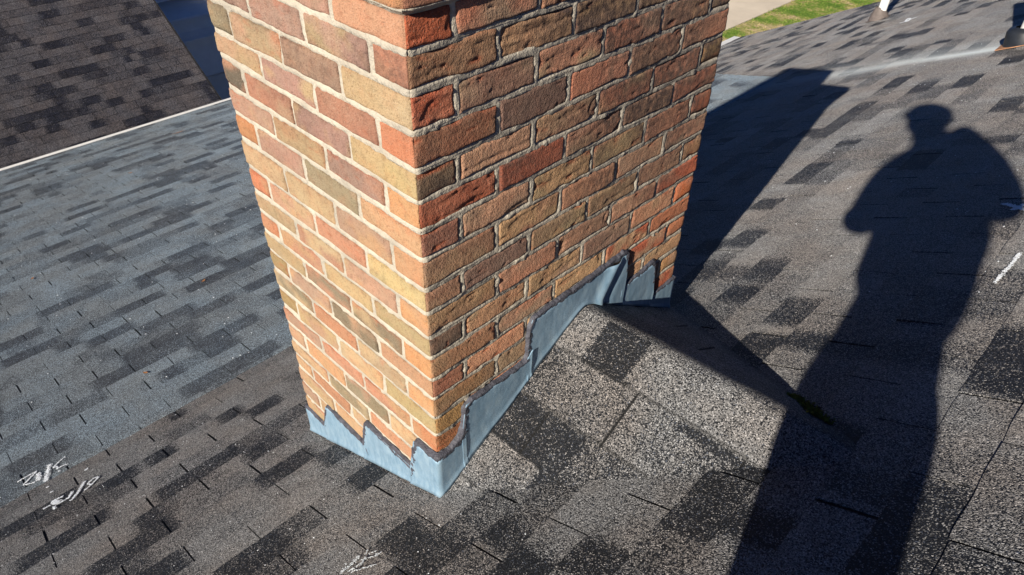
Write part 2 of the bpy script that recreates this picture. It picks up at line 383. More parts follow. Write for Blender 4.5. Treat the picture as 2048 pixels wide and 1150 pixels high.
bmesh.ops.recalc_face_normals(bm, faces=bm.faces[:]); bm_obj('rake_board', bm, M_TARP, house)
# walls under the roof and the slope behind the photographer
GZ = -5.0
bm = bmesh.new(); box_bm(bm, (-7.4, -3.9, GZ), (-3.7, 4.95, ze - 0.27)); box_bm(bm, (-3.69, -3.9, GZ), (8.4, 9.05, main_z(-3.7) - 0.3)); bm_obj('wall', bm, M_SIDE, house)
bm = bmesh.new(); v = [bm.verts.new(c) for c in ((2.985, -3.2, main_z(2.985) + 0.01), (2.985, 9.36, main_z(2.985) + 0.01), (9.0, 9.36, main_z(2.985) - 0.52 * 6.0), (9.0, -3.2, main_z(2.985) - 0.52 * 6.0))]
bm.faces.new(v); o = bm_obj('rear_roof_slope', bm, M_TARP, house)

# cricket behind the chimney: one smooth saddle, laid in courses along its ridge
def cricket():
    yr, hr, kk = 0.53, 0.352, 0.655
    dx = 0.0032; gx = np.arange(-0.004, 0.90, dx); gy = np.arange(-0.06, 1.14, dx)
    X, Y = np.meshgrid(gx, gy, indexing='ij'); x = X.ravel(); y = Y.ravel()
    p3 = np.stack([x, y, x * 0], 1)
    sag = -0.078 * x
    ab = np.sqrt((y - yr) ** 2 + 0.022 ** 2)
    zc = hr - sag - kk * ab
    zc = zc + 0.0035 * fbm(p3 * 7, 2, 3)
    near = y < yr; d = yr - y                               # distance down the near face
    rows = np.array([0.0, 0.122, 0.252, 0.362, 0.475, 0.62])
    tone = np.zeros(len(x)); darken = np.zeros(len(x)); step = np.zeros(len(x))
    rng = random.Random(4)
    fns = [tone_profile(rng, -1, 2, 0.0, None, 0.58, False) for _ in range(12)]
    NEAR_DARK = {0: [(0.10, 0.235)], 1: [], 2: [(-0.05, 0.245)], 3: [(0.19, 0.27)], 4: [(0.2, 0.42)]}
    SLOT = {0: [0.243], 1: [0.285, 0.0, 0.58], 2: [0.118, 0.42], 3: [0.27, 0.0, 0.56], 4: [0.12, 0.42]}
    wob = 0.004 * fbm(p3 * 9, 2, 8)
    for side in (0, 1):
        dd = (np.where(near, d, -1) if side == 0 else np.where(~near, -d, -1)) + wob
        for r in range(5):
            mk = (dd >= rows[r]) & (dd < rows[r + 1])
            if not mk.any(): continue
            t = fns[r + 5 * side](x[mk])
            if side == 0:
                for (p, q) in NEAR_DARK.get(r, []):
                    w = np.clip((x[mk] - p) / 0.014 + .5, 0, 1) * np.clip((q - x[mk]) / 0.014 + .5, 0, 1); t = t + (0.08 - t) * w
                slots = SLOT[r]
            else: slots = [0.15 + 0.15 * (r % 2), 0.45 + 0.15 * (r % 2)]
            fr = (dd[mk] - rows[r]) / (rows[r + 1] - rows[r])
            st = 0.006 * fr
            for s in slots:
                g = np.abs(x[mk] - s) < 0.0032
                if r == 0: g &= fr > 0.9
                st = np.where(g, -0.003, st); t = np.where(g, 0.05, t)
                so = darken[mk]; so[g] = 0.9; darken[mk] = so
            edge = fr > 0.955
            so = darken[mk]; so[edge] = 0.6; darken[mk] = so
            if side == 0 and r == 1:
                w = np.clip((x[mk] - 0.40) / 0.02, 0, 1) * np.clip((0.62 - x[mk]) / 0.02, 0, 1) * np.clip((0.17 - fr) / 0.05, 0, 1); t = t + (0.1 - t) * w
            tone[mk] = t; step[mk] = st
    zc = zc + step
    zmn = SL * x + 0.004
    dv = zc - zmn
    k = 0.02; hmix = np.clip(0.5 + 0.5 * dv / k, 0, 1); z = zmn * (1 - hmix) + zc * hmix + k * 0.35 * hmix * (1 - hmix)
    # darker along the far valley
    val = np.exp(-(dv / 0.02) ** 2) * (~near); darken = np.maximum(darken, 0.45 * val)
    tone = np.clip(tone, 0, 1)
    keep = (dv > -0.012)
    F = grid_faces(len(gx), len(gy)); ok = keep[F].all(1) ; F = F[ok]
    used = np.unique(F); mp = -np.ones(len(x), int); mp[used] = np.arange(len(used))
    Vv = np.stack([x, y, z], 1)[used]
    # tuck the rim under the main shingles
    rim = dv[used] < -0.004
    Vv[rim, 2] -= 0.006
    T = np.stack([tone, tone * 0, darken], 1)[used]
    return npmesh('chimney_cricket', Vv, mp[F], M_SH, house, smooth=True, attrs={'tone': T})
tag(cricket(), 'small shingled saddle ridge shedding water behind the chimney')

# ------------------------------------------------------------------ the chimney
CW, CL = 1.016, 0.711; PER = 2 * (CW + CL); HD = 0.1016; ST = 0.2032
def path(s, off, R=0.005):
    """perimeter parameter (0 = near corner, + along the right face) -> point and outward normal; off = stand-off"""
    s = np.mod(np.asarray(s, float), PER); off = np.broadcast_to(np.asarray(off, float), s.shape)
    lens = [CW, CL, CW, CL]; st = [(0, 0), (0, CW), (-CL, CW), (-CL, 0)]
    dr = [(0, 1), (-1, 0), (0, -1), (1, 0)]; nn = [(1, 0), (0, 1), (-1, 0), (0, -1)]
    x = np.zeros_like(s); y = np.zeros_like(s); nx = np.zeros_like(s); ny = np.zeros_like(s); acc = 0
    for i in range(4):
        m = (s >= acc) & (s <= acc + lens[i]); q = s[m] - acc
        x[m] = st[i][0] + dr[i][0] * q; y[m] = st[i][1] + dr[i][1] * q
        w0 = np.clip((R - q) / (2 * R), 0, 0.5); w1 = np.clip((q - lens[i] + R) / (2 * R), 0, 0.5)
        p = nn[i - 1]; nx_ = nn[(i + 1) % 4]; w = 1 - w0 - w1
        ax = nn[i][0] * w + p[0] * w0 + nx_[0] * w1; ay = nn[i][1] * w + p[1] * w0 + nx_[1] * w1
        l = 1 / np.sqrt(ax * ax + ay * ay); nx[m] = ax * l; ny[m] = ay * l
        acc += lens[i]
    # at a corner the stand-off grows along the diagonal
    f = 1 / np.maximum(np.abs(nx), np.abs(ny))
    return x + nx * off * f, y + ny * off * f, nx, ny
ZN = {0: .163, 1: .232, 2: .300, 3: .365, 4: .429, 5: .495, 6: .558, 7: .628, 8: .690, 9: .764, 10: .833, 11: .898, 12: .962, 13: 1.034, 14: 1.106, 15: 1.173, 16: 1.238}
ZF = {0: .158, 1: .226, 2: .294, 3: .359, 4: .426, 5: .491, 6: .564, 7: .625, 8: .696, 9: .761, 10: .833, 11: .900, 12: .969, 13: 1.037}
ZL = {-7: -.31, -6: -.247, -5: -.177, -4: -.107, -3: -.038, -2: .022, -1: .080, 0: .154, 1: .217, 2: .291, 3: .359, 4: .427, 5: .489, 6: .555, 7: .615, 8: .690, 9: .766, 10: .837, 11: .901, 12: .975, 13: 1.032}
def zj(j, s):
    d = 0.1545 + 0.06773 * j
    n = ZN.get(j, d); f = ZF.get(j, d); l = ZL.get(j, d)
    ss = np.mod(np.asarray(s, float), PER)
    return np.interp(ss, [0, CW, CW + CL, CW + CL + CW, PER], [n, f, (f + l) / 2, l, n])
def bond(j):
    """edges of the bricks of course j round the perimeter"""
    odd = j % 2 != 0; e = []
    s = -ST if odd else -HD
    first = [(-ST, HD)] if odd else [(-HD, ST)]
    b = first[:]
    c = b[0][1]; endB = CW - (HD if odd else ST)
    while c < endB - 1e-4: b.append((c, c + ST)); c += ST
    b.append((endB, CW + (ST if odd else HD))); c = b[-1][1]; endC = CW + CL - (HD if odd else ST)
    while c < endC - 1e-4: b.append((c, c + ST)); c += ST
    b.append((endC, CW + CL + (ST if odd else HD))); c = b[-1][1]; endD = 2 * CW + CL - (ST if odd else HD) if False else None
    # back face and far left corner
    endD = CW + CL + CW - (ST if odd else ST)
    tgt = PER + b[0][0]
    dstart = (CW + CL + CW) - (ST if odd else HD)
    while c < dstart - 1e-4: b.append((c, min(c + ST, dstart))); c += ST
    dl = CW + CL + CW; de = dl + (HD if odd else ST)
    b.append((dstart, de)); c = de
    while c < tgt - 1e-4: b.append((c, min(c + ST, tgt))); c += ST
    return b
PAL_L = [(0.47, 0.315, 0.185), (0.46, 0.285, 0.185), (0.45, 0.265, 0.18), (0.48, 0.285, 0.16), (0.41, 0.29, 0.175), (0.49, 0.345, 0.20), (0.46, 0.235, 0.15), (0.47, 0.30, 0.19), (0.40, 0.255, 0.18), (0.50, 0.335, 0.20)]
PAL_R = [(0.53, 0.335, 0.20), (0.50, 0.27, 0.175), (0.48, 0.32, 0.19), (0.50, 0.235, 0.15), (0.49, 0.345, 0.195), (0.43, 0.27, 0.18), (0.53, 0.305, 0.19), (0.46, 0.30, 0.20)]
# bricks whose colour stands out in the photograph: (course, middle s rounded) -> (left colour, right colour)
GREY = (0.085, 0.070, 0.058); RED = (0.40, 0.125, 0.06); ORA = (0.52, 0.27, 0.125); OLV = (0.285, 0.225, 0.145); TANB = (0.50, 0.37, 0.19)
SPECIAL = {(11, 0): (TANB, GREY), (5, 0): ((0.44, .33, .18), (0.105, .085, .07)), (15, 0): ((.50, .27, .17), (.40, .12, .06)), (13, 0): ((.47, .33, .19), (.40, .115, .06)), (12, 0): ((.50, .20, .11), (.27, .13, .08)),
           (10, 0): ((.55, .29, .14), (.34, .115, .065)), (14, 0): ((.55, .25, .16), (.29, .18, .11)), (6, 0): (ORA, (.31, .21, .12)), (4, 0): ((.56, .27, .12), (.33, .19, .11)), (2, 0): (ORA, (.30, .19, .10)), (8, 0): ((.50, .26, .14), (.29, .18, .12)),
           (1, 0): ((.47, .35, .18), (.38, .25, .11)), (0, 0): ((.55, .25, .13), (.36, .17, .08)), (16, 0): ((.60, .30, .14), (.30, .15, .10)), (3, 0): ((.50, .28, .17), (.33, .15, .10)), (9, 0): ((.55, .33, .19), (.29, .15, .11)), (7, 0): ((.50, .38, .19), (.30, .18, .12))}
def brick_colours(j, a, b, rng):
    mid = (a + b) / 2; key = None
    if a <= 0 <= b or a - PER <= 0 <= b - PER: key = (j, 0)
    cl = rng.choice(PAL_L); cr = rng.choice(PAL_R)
    if j >= 9 and rng.random() < 0.65: cl = rng.choice([(0.44, 0.255, 0.19), (0.42, 0.25, 0.20), (0.45, 0.275, 0.20), (0.39, 0.245, 0.19), (0.46, 0.225, 0.15)])
    if j < 6 and rng.random() < 0.5: cl = rng.choice([(0.52, 0.34, 0.19), (0.52, 0.30, 0.165), (0.50, 0.255, 0.15), (0.47, 0.33, 0.18)])
    if rng.random() < 0.04: cl = OLV
    if rng.random() < 0.08: cr = (0.40, 0.125, 0.07)
    elif rng.random() < 0.16: cr = rng.choice([(0.25, 0.16, 0.12), (0.30, 0.22, 0.14), (0.22, 0.15, 0.12)])
    if key in SPECIAL: cl, cr = SPECIAL[key]
    d = PER - CL
    if a < d < b:                                            # far left corner: some dark and tan headers
        cl = {11: (.15, .12, .09), 13: OLV, 9: (.52, .25, .12), 7: (.50, .20, .11), 3: (.34, .24, .12), 1: (.36, .25, .12), 5: (.5, .22, .12)}.get(j, cl)
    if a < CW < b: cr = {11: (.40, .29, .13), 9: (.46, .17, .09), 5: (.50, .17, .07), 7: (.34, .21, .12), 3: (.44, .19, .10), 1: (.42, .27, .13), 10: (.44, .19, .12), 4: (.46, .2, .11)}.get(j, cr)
    if j == 4 and abs(mid - (PER - 0.30)) < 0.11 or j == 3 and abs(mid - (PER - .3)) < 0.1: cl = (0.235, 0.185, 0.125)
    jit = [rng.uniform(0.9, 1.1) for _ in range(3)]; g = rng.uniform(0.88, 1.12)
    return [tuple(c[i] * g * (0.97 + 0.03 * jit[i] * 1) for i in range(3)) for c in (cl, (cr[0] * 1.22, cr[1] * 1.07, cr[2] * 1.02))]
RINGS = [(0.50, 0.93, 0.02, 11), (0.60, .60, .017, 5)]  # pressed rings on the right face: s, z
chimney = tag(empty('chimney', (0, 0, 0)), 'tall weathered red and tan brick chimney with stepped grey metal flashing round its foot', 'chimney')
def build_bricks():
    rng = random.Random(21); Vs = []; Fs = []; Cs = []; Ks = []; nv = 0
    for j in range(-8, 18):
        off = {16: 0.013, 17: 0.030, 18: 0.045}.get(j, 0.0)
        for (a, b) in bond(j):
            mid = ((a + b) / 2) % PER
            vis = (mid < CW + 0.02) or (mid > PER - CL - 0.02) or a < 0
            if j < -6 and not vis: continue
            st = 0.0036 if vis else 0.012
            g = 0.0052
            ga = g * rng.uniform(0.75, 1.25); gb = g * rng.uniform(0.75, 1.25)
            s0, s1 = a + ga, b - gb
            n = max(6, int((s1 - s0) / st) + 1); m = 17 if vis else 6
            lw = 1.0 if mid < CW else 1.22; gl0 = 0.0050 * lw * rng.uniform(0.6, 1.4); gl1 = 0.0050 * lw * rng.uniform(0.6, 1.4)
            u = np.linspace(0, 1, n); v = np.linspace(0, 1, m)
            # skirt rings: two extra rows / columns going back into the wall
            U = np.r_[0, 0, u, 1, 1]; V_ = np.r_[0, 0, v, 1, 1]
            du = np.r_[0.028, 0.010, np.zeros(n), 0.010, 0.028]; dv = np.r_[0.028, 0.010, np.zeros(m), 0.010, 0.028]
            UU, VV = np.meshgrid(U, V_, indexing='ij'); DU, DV = np.meshgrid(du, dv, indexing='ij')
            UU = UU.ravel(); VV = VV.ravel(); depth = np.maximum(DU, DV).ravel()
            S = s0 + (s1 - s0) * UU
            zb = zj(j, S) + gl0; zt = zj(j + 1, S) - gl1
            sd = rng.random() * 50
            base = np.stack([S * 1.0 + sd, VV * 0.06, np.full_like(S, j * 0.7)], 1)
            # ragged outline
            tilt = rng.uniform(-0.0022, 0.0022)
            wz = np.where(np.mod(S, PER) < CW, 0.0040, 0.0030) * fbm(np.stack([S * 22 + sd, np.round(VV), np.full_like(S, j)], 1), 3, 5)
            ws = 0.0026 * fbm(np.stack([VV * 2.2, np.round(UU) * 3 + sd, np.full_like(S, j)], 1), 2, 9)
            Zz = zb + (zt - zb) * VV + wz * np.abs(VV * 2 - 1) + tilt * (UU - .5)
            S2 = S + ws * np.abs(UU * 2 - 1) ** 6
            eu = np.minimum(UU, 1 - UU) * (s1 - s0); ev = np.minimum(VV, 1 - VV) * np.mean(zt - zb); e = np.minimum(eu, ev)
            right = (np.mod(S, PER) < CW)
            p = np.stack([np.where(right, 0.0, S), np.where(right, S, 0.0), Zz], 1)
            r = 0.0042 + 0.0018 * fbm(base * 25, 2, 3)
            prof = -(np.clip(1 - e / np.maximum(r, 1e-4), 0, 1) ** 2) * np.maximum(r, 0.001) * 0.8
            rough = np.where(right, 0.55, 0.5)
            disp = 0.0016 * fbm(base * 34, 3, 11) * rough + 0.0011 * fbm(base * 105, 2, 12) * rough
            chipn = fbm(base * np.array([26, 60, 1]), 3, 33)
            crease = np.clip((fbm(base * np.array([9, 52, 1]) + 31, 3, 35) - 0.30) / 0.10, 0, 1) * (rng.random() < 0.75)
            chip = np.where(right, 1.0, 0.45) * np.clip((chipn - 0.40 + 0.32 * np.exp(-e / 0.007)) / 0.25, 0, 1)
            # flaking: some bricks lose a layer along an edge
            lay = np.clip((fbm(base * np.array([7, 26, 1]), 2, 55) - 0.36) / 0.05, 0, 1) * (rng.random() < 0.45) * np.where(right, 1, 0.4)
            disp = disp - 0.0050 * chip * np.where(right, 0.55, 0.55) - 0.0020 * lay * np.where(right, 0.9, 0.6) - 0.0017 * crease * np.where(right, 1.0, 0.5)
            if j >= 0:
                for (rs, rz, rr, rj) in RINGS:
                    dd = np.sqrt((S - rs) ** 2 + (Zz - rz) ** 2)
                    disp = disp - 0.0020 * np.exp(-((dd - rr) / 0.0036) ** 2) * (mid < CW)
                dd = np.sqrt((S - 0.42) ** 2 + ((Zz - 0.595) * 1.2) ** 2)
                if mid < CW: disp = disp - 0.010 * np.clip(1 - dd / 0.024, 0, 1) * (0.6 + 0.8 * vnoise(base * 120, 4))
            proud = rng.uniform(-0.0009, 0.0013)
            sq = np.mod(S2, PER); dc = np.min(np.abs(sq[:, None] - np.array([0, CW, CW + CL, CW + CL + CW, PER])), 1)
            prof = prof - 0.0035 * np.clip(1 - dc / 0.008, 0, 1) ** 2 - 0.004 * np.clip(fbm(np.stack([Zz * 45, sq * 0, sq * 0 + sd], 1), 2, 2), 0, 1) * np.clip(1 - dc / 0.014, 0, 1)
            O = off + proud + prof + disp - depth + rng.uniform(-0.0015, 0.0015) * (UU * 2 - 1)
            x, y, nx, ny = path(S2, O)
            cl, cr = brick_colours(j, a, b, rng)
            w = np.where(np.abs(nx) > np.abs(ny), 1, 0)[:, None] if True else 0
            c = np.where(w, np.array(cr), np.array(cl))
            # two-tone bricks
            if rng.random() < 0.85:
                k = np.clip(fbm(base * np.array([13, 14, 1]), 3, 70) * 2.6 + 0.15, 0, 1)[:, None]
                alt = np.array(rng.choice(PAL_L)); alt2 = np.array(rng.choice(PAL_R)); k = k * (0.3 if (a <= 0 <= b and (j, 0) in SPECIAL) else 1.0); c = c + (np.where(w, alt2, alt) - c) * k
            wear_shade = np.zeros((len(S), 3))
            wear_shade[:, 0] = np.clip(chip * 0.75 + 0.30 * lay * (chipn > 0) + 0.5 * np.exp(-np.maximum(e, 0) / 0.004) * np.clip(fbm(base * 9, 2, 64) * 2 - 0.2, 0, 1), 0, 0.8) * (1 if rng.random() < 0.6 else 0.2)
            # sooty high on the right face towards the far corner, lime bloom low on the left face
            sx = np.mod(S, PER); so = np.clip((Zz - 0.42) / 0.8, 0, 1) * np.clip((sx - 0.15) / 0.55, 0, 1) * (sx < CW + 0.01)
            so = so * np.clip(1.25 - np.clip(sx - 0.88, 0, 1) * 5, 0.25, 1)
            wear_shade[:, 1] = np.clip(so * 2.1 * (0.75 + 0.8 * fbm(base * 5, 2, 91)), 0, 0.80) + 0.16 * (sx < CW) * rng.random()
            lf = sx > PER - CL - 0.01
            wear_shade[:, 1] += 0.30 * np.exp(-np.maximum(e, 0) / 0.0035) * np.clip(0.6 + fbm(base * 12, 2, 61) * 1.4, 0, 1) + 0.35 * np.clip(fbm(base * np.array([5, 9, 1]), 3, 63) * 1.8 - 0.35, 0, 1)  # edge term paints joint shadow lines as darker brick rims
            wear_shade[:, 1] += np.where(lf, 0.48 * np.clip((Zz - 0.70) / 0.35, 0, 1) * np.clip(fbm(base * 4 + 3, 2, 95) * 2 + 0.1, 0, 1), 0)
            wear_shade[:, 2] = np.clip(fbm(base * 4, 3, 81) * 0.8, 0, 0.4) * np.where(lf, 0.35 + 0.5 * np.clip((0.6 - Zz) / 0.6, 0, 1), 0.30)
            Vs.append(np.stack([x, y, Zz], 1)); Cs.append(c); Ks.append(np.clip(wear_shade, 0, 1))
            Fs.append(grid_faces(len(U), len(V_), nv)); nv += len(S)
    return npmesh('brickwork', np.concatenate(Vs), np.concatenate(Fs), M_BR, chimney, True, {'tone': np.concatenate(Cs), 'wear_shade': np.concatenate(Ks)})
build_bricks()
def build_mortar():
    st = 0.0042
    s = np.concatenate([np.arange(0, CW, st), np.arange(CW, CW + CL + CW, 0.02), np.arange(CW + CL + CW, PER, st), [PER - 1e-6]])
    z = np.arange(-0.42, 1.374, st); S, Z = np.meshgrid(s, z, indexing='ij'); S = S.ravel(); Z = Z.ravel()
    p = np.stack([S, Z, S * 0], 1)
    right = S < CW; back = (S > CW + .01) & (S < PER - CL - .01)
    o = np.where(right, -0.0014, -0.0017) + np.where(right, 0.0016, 0.0020) * fbm(p * 28, 3, 7) + 0.0009 * fbm(p * 95, 2, 8)
    # struck joint: a fine groove along the bed joints
    g = np.zeros_like(S)
    for j in range(-8, 20):
        dz = Z - (zj(j, S) + 0.0012 * np.sin(S * 30 + j)); g = np.maximum(g, np.exp(-((dz + 0.001) / 0.0016) ** 2))
    o = o - 0.0026 * g * right * np.clip(0.75 + fbm(p * 9, 2, 44), 0, 1)
    # smeared bits standing proud of the joints, and solid brick everywhere else
    o = o + np.clip(fbm(p * 38, 2, 66) - 0.42, 0, 1) * 0.008
    dist = np.full(len(S), 0.05)
    for j in range(-9, 20):
        z0 = zj(j, S); z1 = zj(j + 1, S); m = (Z >= z0) & (Z < z1)
        ed = np.sort(np.mod(np.array([e[0] for e in bond(j)]), PER)); ed = np.r_[ed[-1] - PER, ed, ed[0] + PER]
        sm = S[m]; i = np.searchsorted(ed, sm); dh = np.minimum(np.abs(sm - ed[np.clip(i, 0, len(ed) - 1)]), np.abs(sm - ed[np.clip(i - 1, 0, len(ed) - 1)]))
        dist[m] = np.minimum(np.minimum(Z[m] - z0[m], z1[m] - Z[m]), dh)
    w = 0.0068 + 0.0022 * fbm(p * 24, 2, 51)
    o = o - 0.010 * np.clip((dist - w) / 0.0035, 0, 1)
    dc = np.min(np.abs(S[:, None] - np.array([0, CW, CW + CL, CW + CL + CW, PER])), 1)
    o = o - 0.0050 * np.clip(1 - dc / 0.012, 0, 1)
    o = np.where(back, -0.004, o)
    o = o + np.interp(Z, [1.234, 1.242, 1.305, 1.31, 1.37, 1.375], [0, 0.013, 0.013, 0.028, 0.028, 0.043])
    x, y, nx, ny = path(S, o)
    darken = np.clip((Z - 0.35) / 0.8, 0, 1) * np.clip((S - 0.1) / 0.6, 0, 1) * right * 0.55 + right * np.clip(g, 0, 1) * 0.3 + right * 0.05 + np.where(~right, 0.5 * np.clip((Z - .85) / .35, 0, 1) * np.clip(fbm(p * 3, 2, 95) * 1.5 + .5, 0, 1), 0)  # groove term paints the joint's shadow line; the rest is sooty
    T = np.stack([np.clip(darken, 0, 1)] * 3, 1)
    return npmesh('mortar', np.stack([x, y, Z], 1), grid_faces(len(s), len(z)), M_MO, chimney, True, {'tone': T})
build_mortar()
# crown and clay flue above the corbelled courses (out of frame; they shape the shadow)
bm = bmesh.new(); box_bm(bm, (-CL - 0.042, -0.042, 1.373), (0.042, CW + 0.042, 1.435), 0.012); bm_obj('crown', bm, M_CROWN, chimney)
bm = bmesh.new(); x0, x1, y0, y1, z0, z1, th = -0.62, -0.15, 0.28, 0.84, 1.434, 1.765, 0.03
prs = [((x0, y0), (x1, y0 + th)), ((x0, y1 - th), (x1, y1)), ((x0, y0 + th), (x0 + th, y1 - th)), ((x1 - th, y0 + th), (x1, y1 - th))]
for (p, q) in prs: box_bm(bm, (p[0], p[1], z0), (q[0], q[1], z1))
bm_obj('flue_liner', bm, M_CLAY, chimney)

# ------------------------------------------------------------------ stepped flashing with its sealant
def ground_at(s):
    """roof height against the brickwork"""
    s = np.asarray(s, float); right = s >= 0
    yr, hr, kk = 0.53, 0.352, 0.655
    zr = np.maximum(hr - kk * np.sqrt((s - yr) ** 2 + 0.022 ** 2), 0.004)
    return np.where(right, zr, SL * s)
def flash_piece(s0, s1, top, off, seed, seal_pts, bottom_extra=0.0):
    rng = random.Random(seed)
    ss = np.arange(s0, s1 + 0.002, 0.0045); m = 14
    if s0 < 0 < s1: ss = np.unique(np.r_[ss[np.abs(ss) > 0.003], -0.0022, 0.0, 0.0022])
    tp = np.interp(ss, [t[0] for t in top], [t[1] for t in top]); bt = ground_at(ss) + np.where(ss < -0.004, 0.0095, 0.006)
    v = np.linspace(0, 1, m); S, Vv = np.meshgrid(ss, v, indexing='ij')
    Z = bt[:, None] + (tp - bt)[:, None] * Vv; S = S.ravel(); Z = Z.ravel(); vv = Vv.ravel()
    p = np.stack([S, Z * 0.6, S * 0 + seed], 1)
    o = off + 0.0020 * fbm(p * 9, 2, seed) * np.clip(np.abs(S) / 0.03, 0.15, 1) + 0.0006 * fbm(p * 45, 2, seed + 3)
    o = o + 0.0020 * np.exp(-(S - s0) / 0.005) + 0.0016 * np.exp(-(s1 - S) / 0.004)
    o = o + np.clip(0.16 - vv, 0, 1) * 0.05 * 0.6                       # kicked out a little at its foot
    if seed == 26: o = o + 0.010 * np.exp(-((S - 0.60 - (Z - 0.33) * 0.55) / 0.022) ** 2) - 0.004 * np.exp(-((S - 0.645 - (Z - 0.33) * 0.55) / 0.02) ** 2)
    x, y, nx, ny = path(S, o, 0.0021); V1 = np.stack([x, y, Z], 1)
    x, y, nx, ny = path(S, o - 0.0012, 0.0021); V2 = np.stack([x, y, Z], 1)
    F = grid_faces(len(ss), m); n = len(S)
    F2 = F[:, ::-1] + n
    rim = []
    idx = np.arange(n).reshape(len(ss), m)
    for line in (idx[:, 0], idx[:, -1][::-1], idx[0][::-1], idx[-1]):
        for a, b in zip(line[:-1], line[1:]): rim.append([b, a, a + n, b + n])
    fp = npmesh('flashing_panel', np.r_[V1, V2], np.r_[F, F2, np.array(rim)], M_ZN, chimney, True)
    if seal_pts:
        sealant(seal_pts, off, seed, fp)
    return fp
def sealant(pts, off, seed, parent):
    """ragged bead along a polyline of (s, z) with half width"""
    Q = []; Wd = []
    for (a, b) in zip(pts[:-1], pts[1:]):
        L = math.hypot(b[0] - a[0], b[1] - a[1]); n = max(2, int(L / 0.003))
        for k in range(n):
            t = k / n; Q.append((a[0] + (b[0] - a[0]) * t, a[1] + (b[1] - a[1]) * t)); Wd.append(a[2] + (b[2] - a[2]) * t)
    Q.append(pts[-1][:2]); Wd.append(pts[-1][2]); Q = np.array(Q); Wd = np.array(Wd)
    ker = np.ones(5) / 5; Qs = Q.copy()
    for c in (0, 1): Qs[2:-2, c] = np.convolve(Q[:, c], ker, 'valid')
    d = np.gradient(Qs, axis=0); d /= np.linalg.norm(d, axis=1)[:, None] + 1e-9; nn = np.stack([-d[:, 1], d[:, 0]], 1)
    arc = np.r_[0, np.cumsum(np.linalg.norm(np.diff(Qs, axis=0), axis=1))]
    m = 11; t = np.linspace(-1, 1, m)
    pa = np.stack([arc * 55, arc * 0, arc * 0 + seed], 1); lo = Wd * (1.05 + 1.1 * fbm(pa, 3, 2) + 0.7 * fbm(pa * 3.1, 2, 4)); lo = np.maximum(lo, 0.002); hi = Wd * (1 + 0.6 * fbm(pa + 7, 3, 2))
    lat = np.where(t[None, :] < 0, t[None, :] * lo[:, None], t[None, :] * hi[:, None])
    S = Qs[:, 0:1] + nn[:, 0:1] * lat; Z = Qs[:, 1:2] + nn[:, 1:2] * lat
    p3 = np.stack([S.ravel() * 60, Z.ravel() * 60, S.ravel() * 0 + seed], 1)
    o = off - 0.0026 + (1 - np.abs(t) ** 5)[None, :] * (0.0022 + 0.0022 * fbm(p3, 3, 6).reshape(S.shape)) + 0.0014 + 0.0012 * fbm(p3 * 2.7, 2, 8).reshape(S.shape)
    o = o + (0.0004 - o) * np.clip((t - 0.35) / 0.65, 0, 1)[None, :] ** 1.3
    x, y, nx, ny = path(S.ravel(), o.ravel())
    npmesh('sealant', np.stack([x, y, Z.ravel()], 1), grid_faces(len(Qs), m), M_SEAL, parent, True)
wd = 0.0066
# left face, from the far end to the near corner (s negative), then the corner piece and the right face
flash_piece(-CL - 0.012, -0.548, [(-0.73, -.240), (-0.56, -.240)], 0.0075, 21, [(-CL - .008, -.241, wd), (-0.595, -.238, wd), (-0.575, -.236, wd), (-0.566, -.258, wd * .9), (-0.557, -.282, .002)])
flash_piece(-0.590, -0.318, [(-0.590, -.23), (-0.553, -.104), (-0.335, -.106)], 0.0092, 22, [(-0.592, -.232, wd), (-0.552, -.106, wd), (-0.36, -.108, wd * .95), (-0.345, -.106, wd), (-0.330, -.150, .003)])
flash_piece(-0.352, -0.085, [(-0.352, -.11), (-0.323, .018), (-0.105, .017)], 0.0109, 23, [(-0.353, -.113, wd), (-0.322, .017, wd), (-0.128, .013, wd), (-0.106, .012, wd * 1.2)])
flash_piece(-0.110, 0.090, [(-0.110, .012), (-0.083, .155), (0.0, .157), (0.07, .170), (0.09, .205)], 0.0126, 24, [(-0.108, -.03, .005), (-0.101, .03, wd * 1.5), (-0.088, .12, wd * 1.4), (-0.075, .158, wd * 1.2), (-0.03, .159, wd), (-0.008, .160, wd * 1.25), (0.008, .162, wd * 1.6), (0.04, .166, wd * 1.6), (0.074, .178, wd * 1.8)])
flash_piece(0.072, 0.322, [(0.072, .18), (0.088, .288), (0.30, .286), (0.322, .32)], 0.0109, 25, [(0.074, .178, wd * 1.7), (0.085, .22, wd * 1.5), (0.088, .278, wd * 1.3), (0.11, .287, wd), (0.29, .286, wd), (0.309, .29, wd * 1.2)])
flash_piece(0.306, 0.722, [(0.306, .30), (0.316, .420), (0.708, .428), (0.722, .32)], 0.0092, 26, [(0.308, .295, wd * 1.2), (0.313, .40, wd), (0.33, .424, wd), (0.50, .428, wd * 1.25), (0.69, .436, wd * 1.5), (0.712, .432, wd), (0.716, .36, wd * 1.3), (0.722, .305, wd), (0.700, .268, .003)])
flash_piece(0.704, 0.892, [(0.704, .30), (0.86, .309), (0.874, .300), (0.892, .17)], 0.0075, 27, [(0.718, .303, wd), (0.80, .309, wd * 1.1), (0.862, .318, wd * 1.4), (0.876, .295, wd), (0.886, .20, wd * 1.2), (0.888, .165, wd), (0.868, .135, .003)])
flash_piece(0.876, CW + 0.012, [(0.876, .165), (1.03, .172)], 0.0060, 28, [(0.886, .163, wd), (0.95, .166, wd), (CW + .006, .168, wd * .9)])

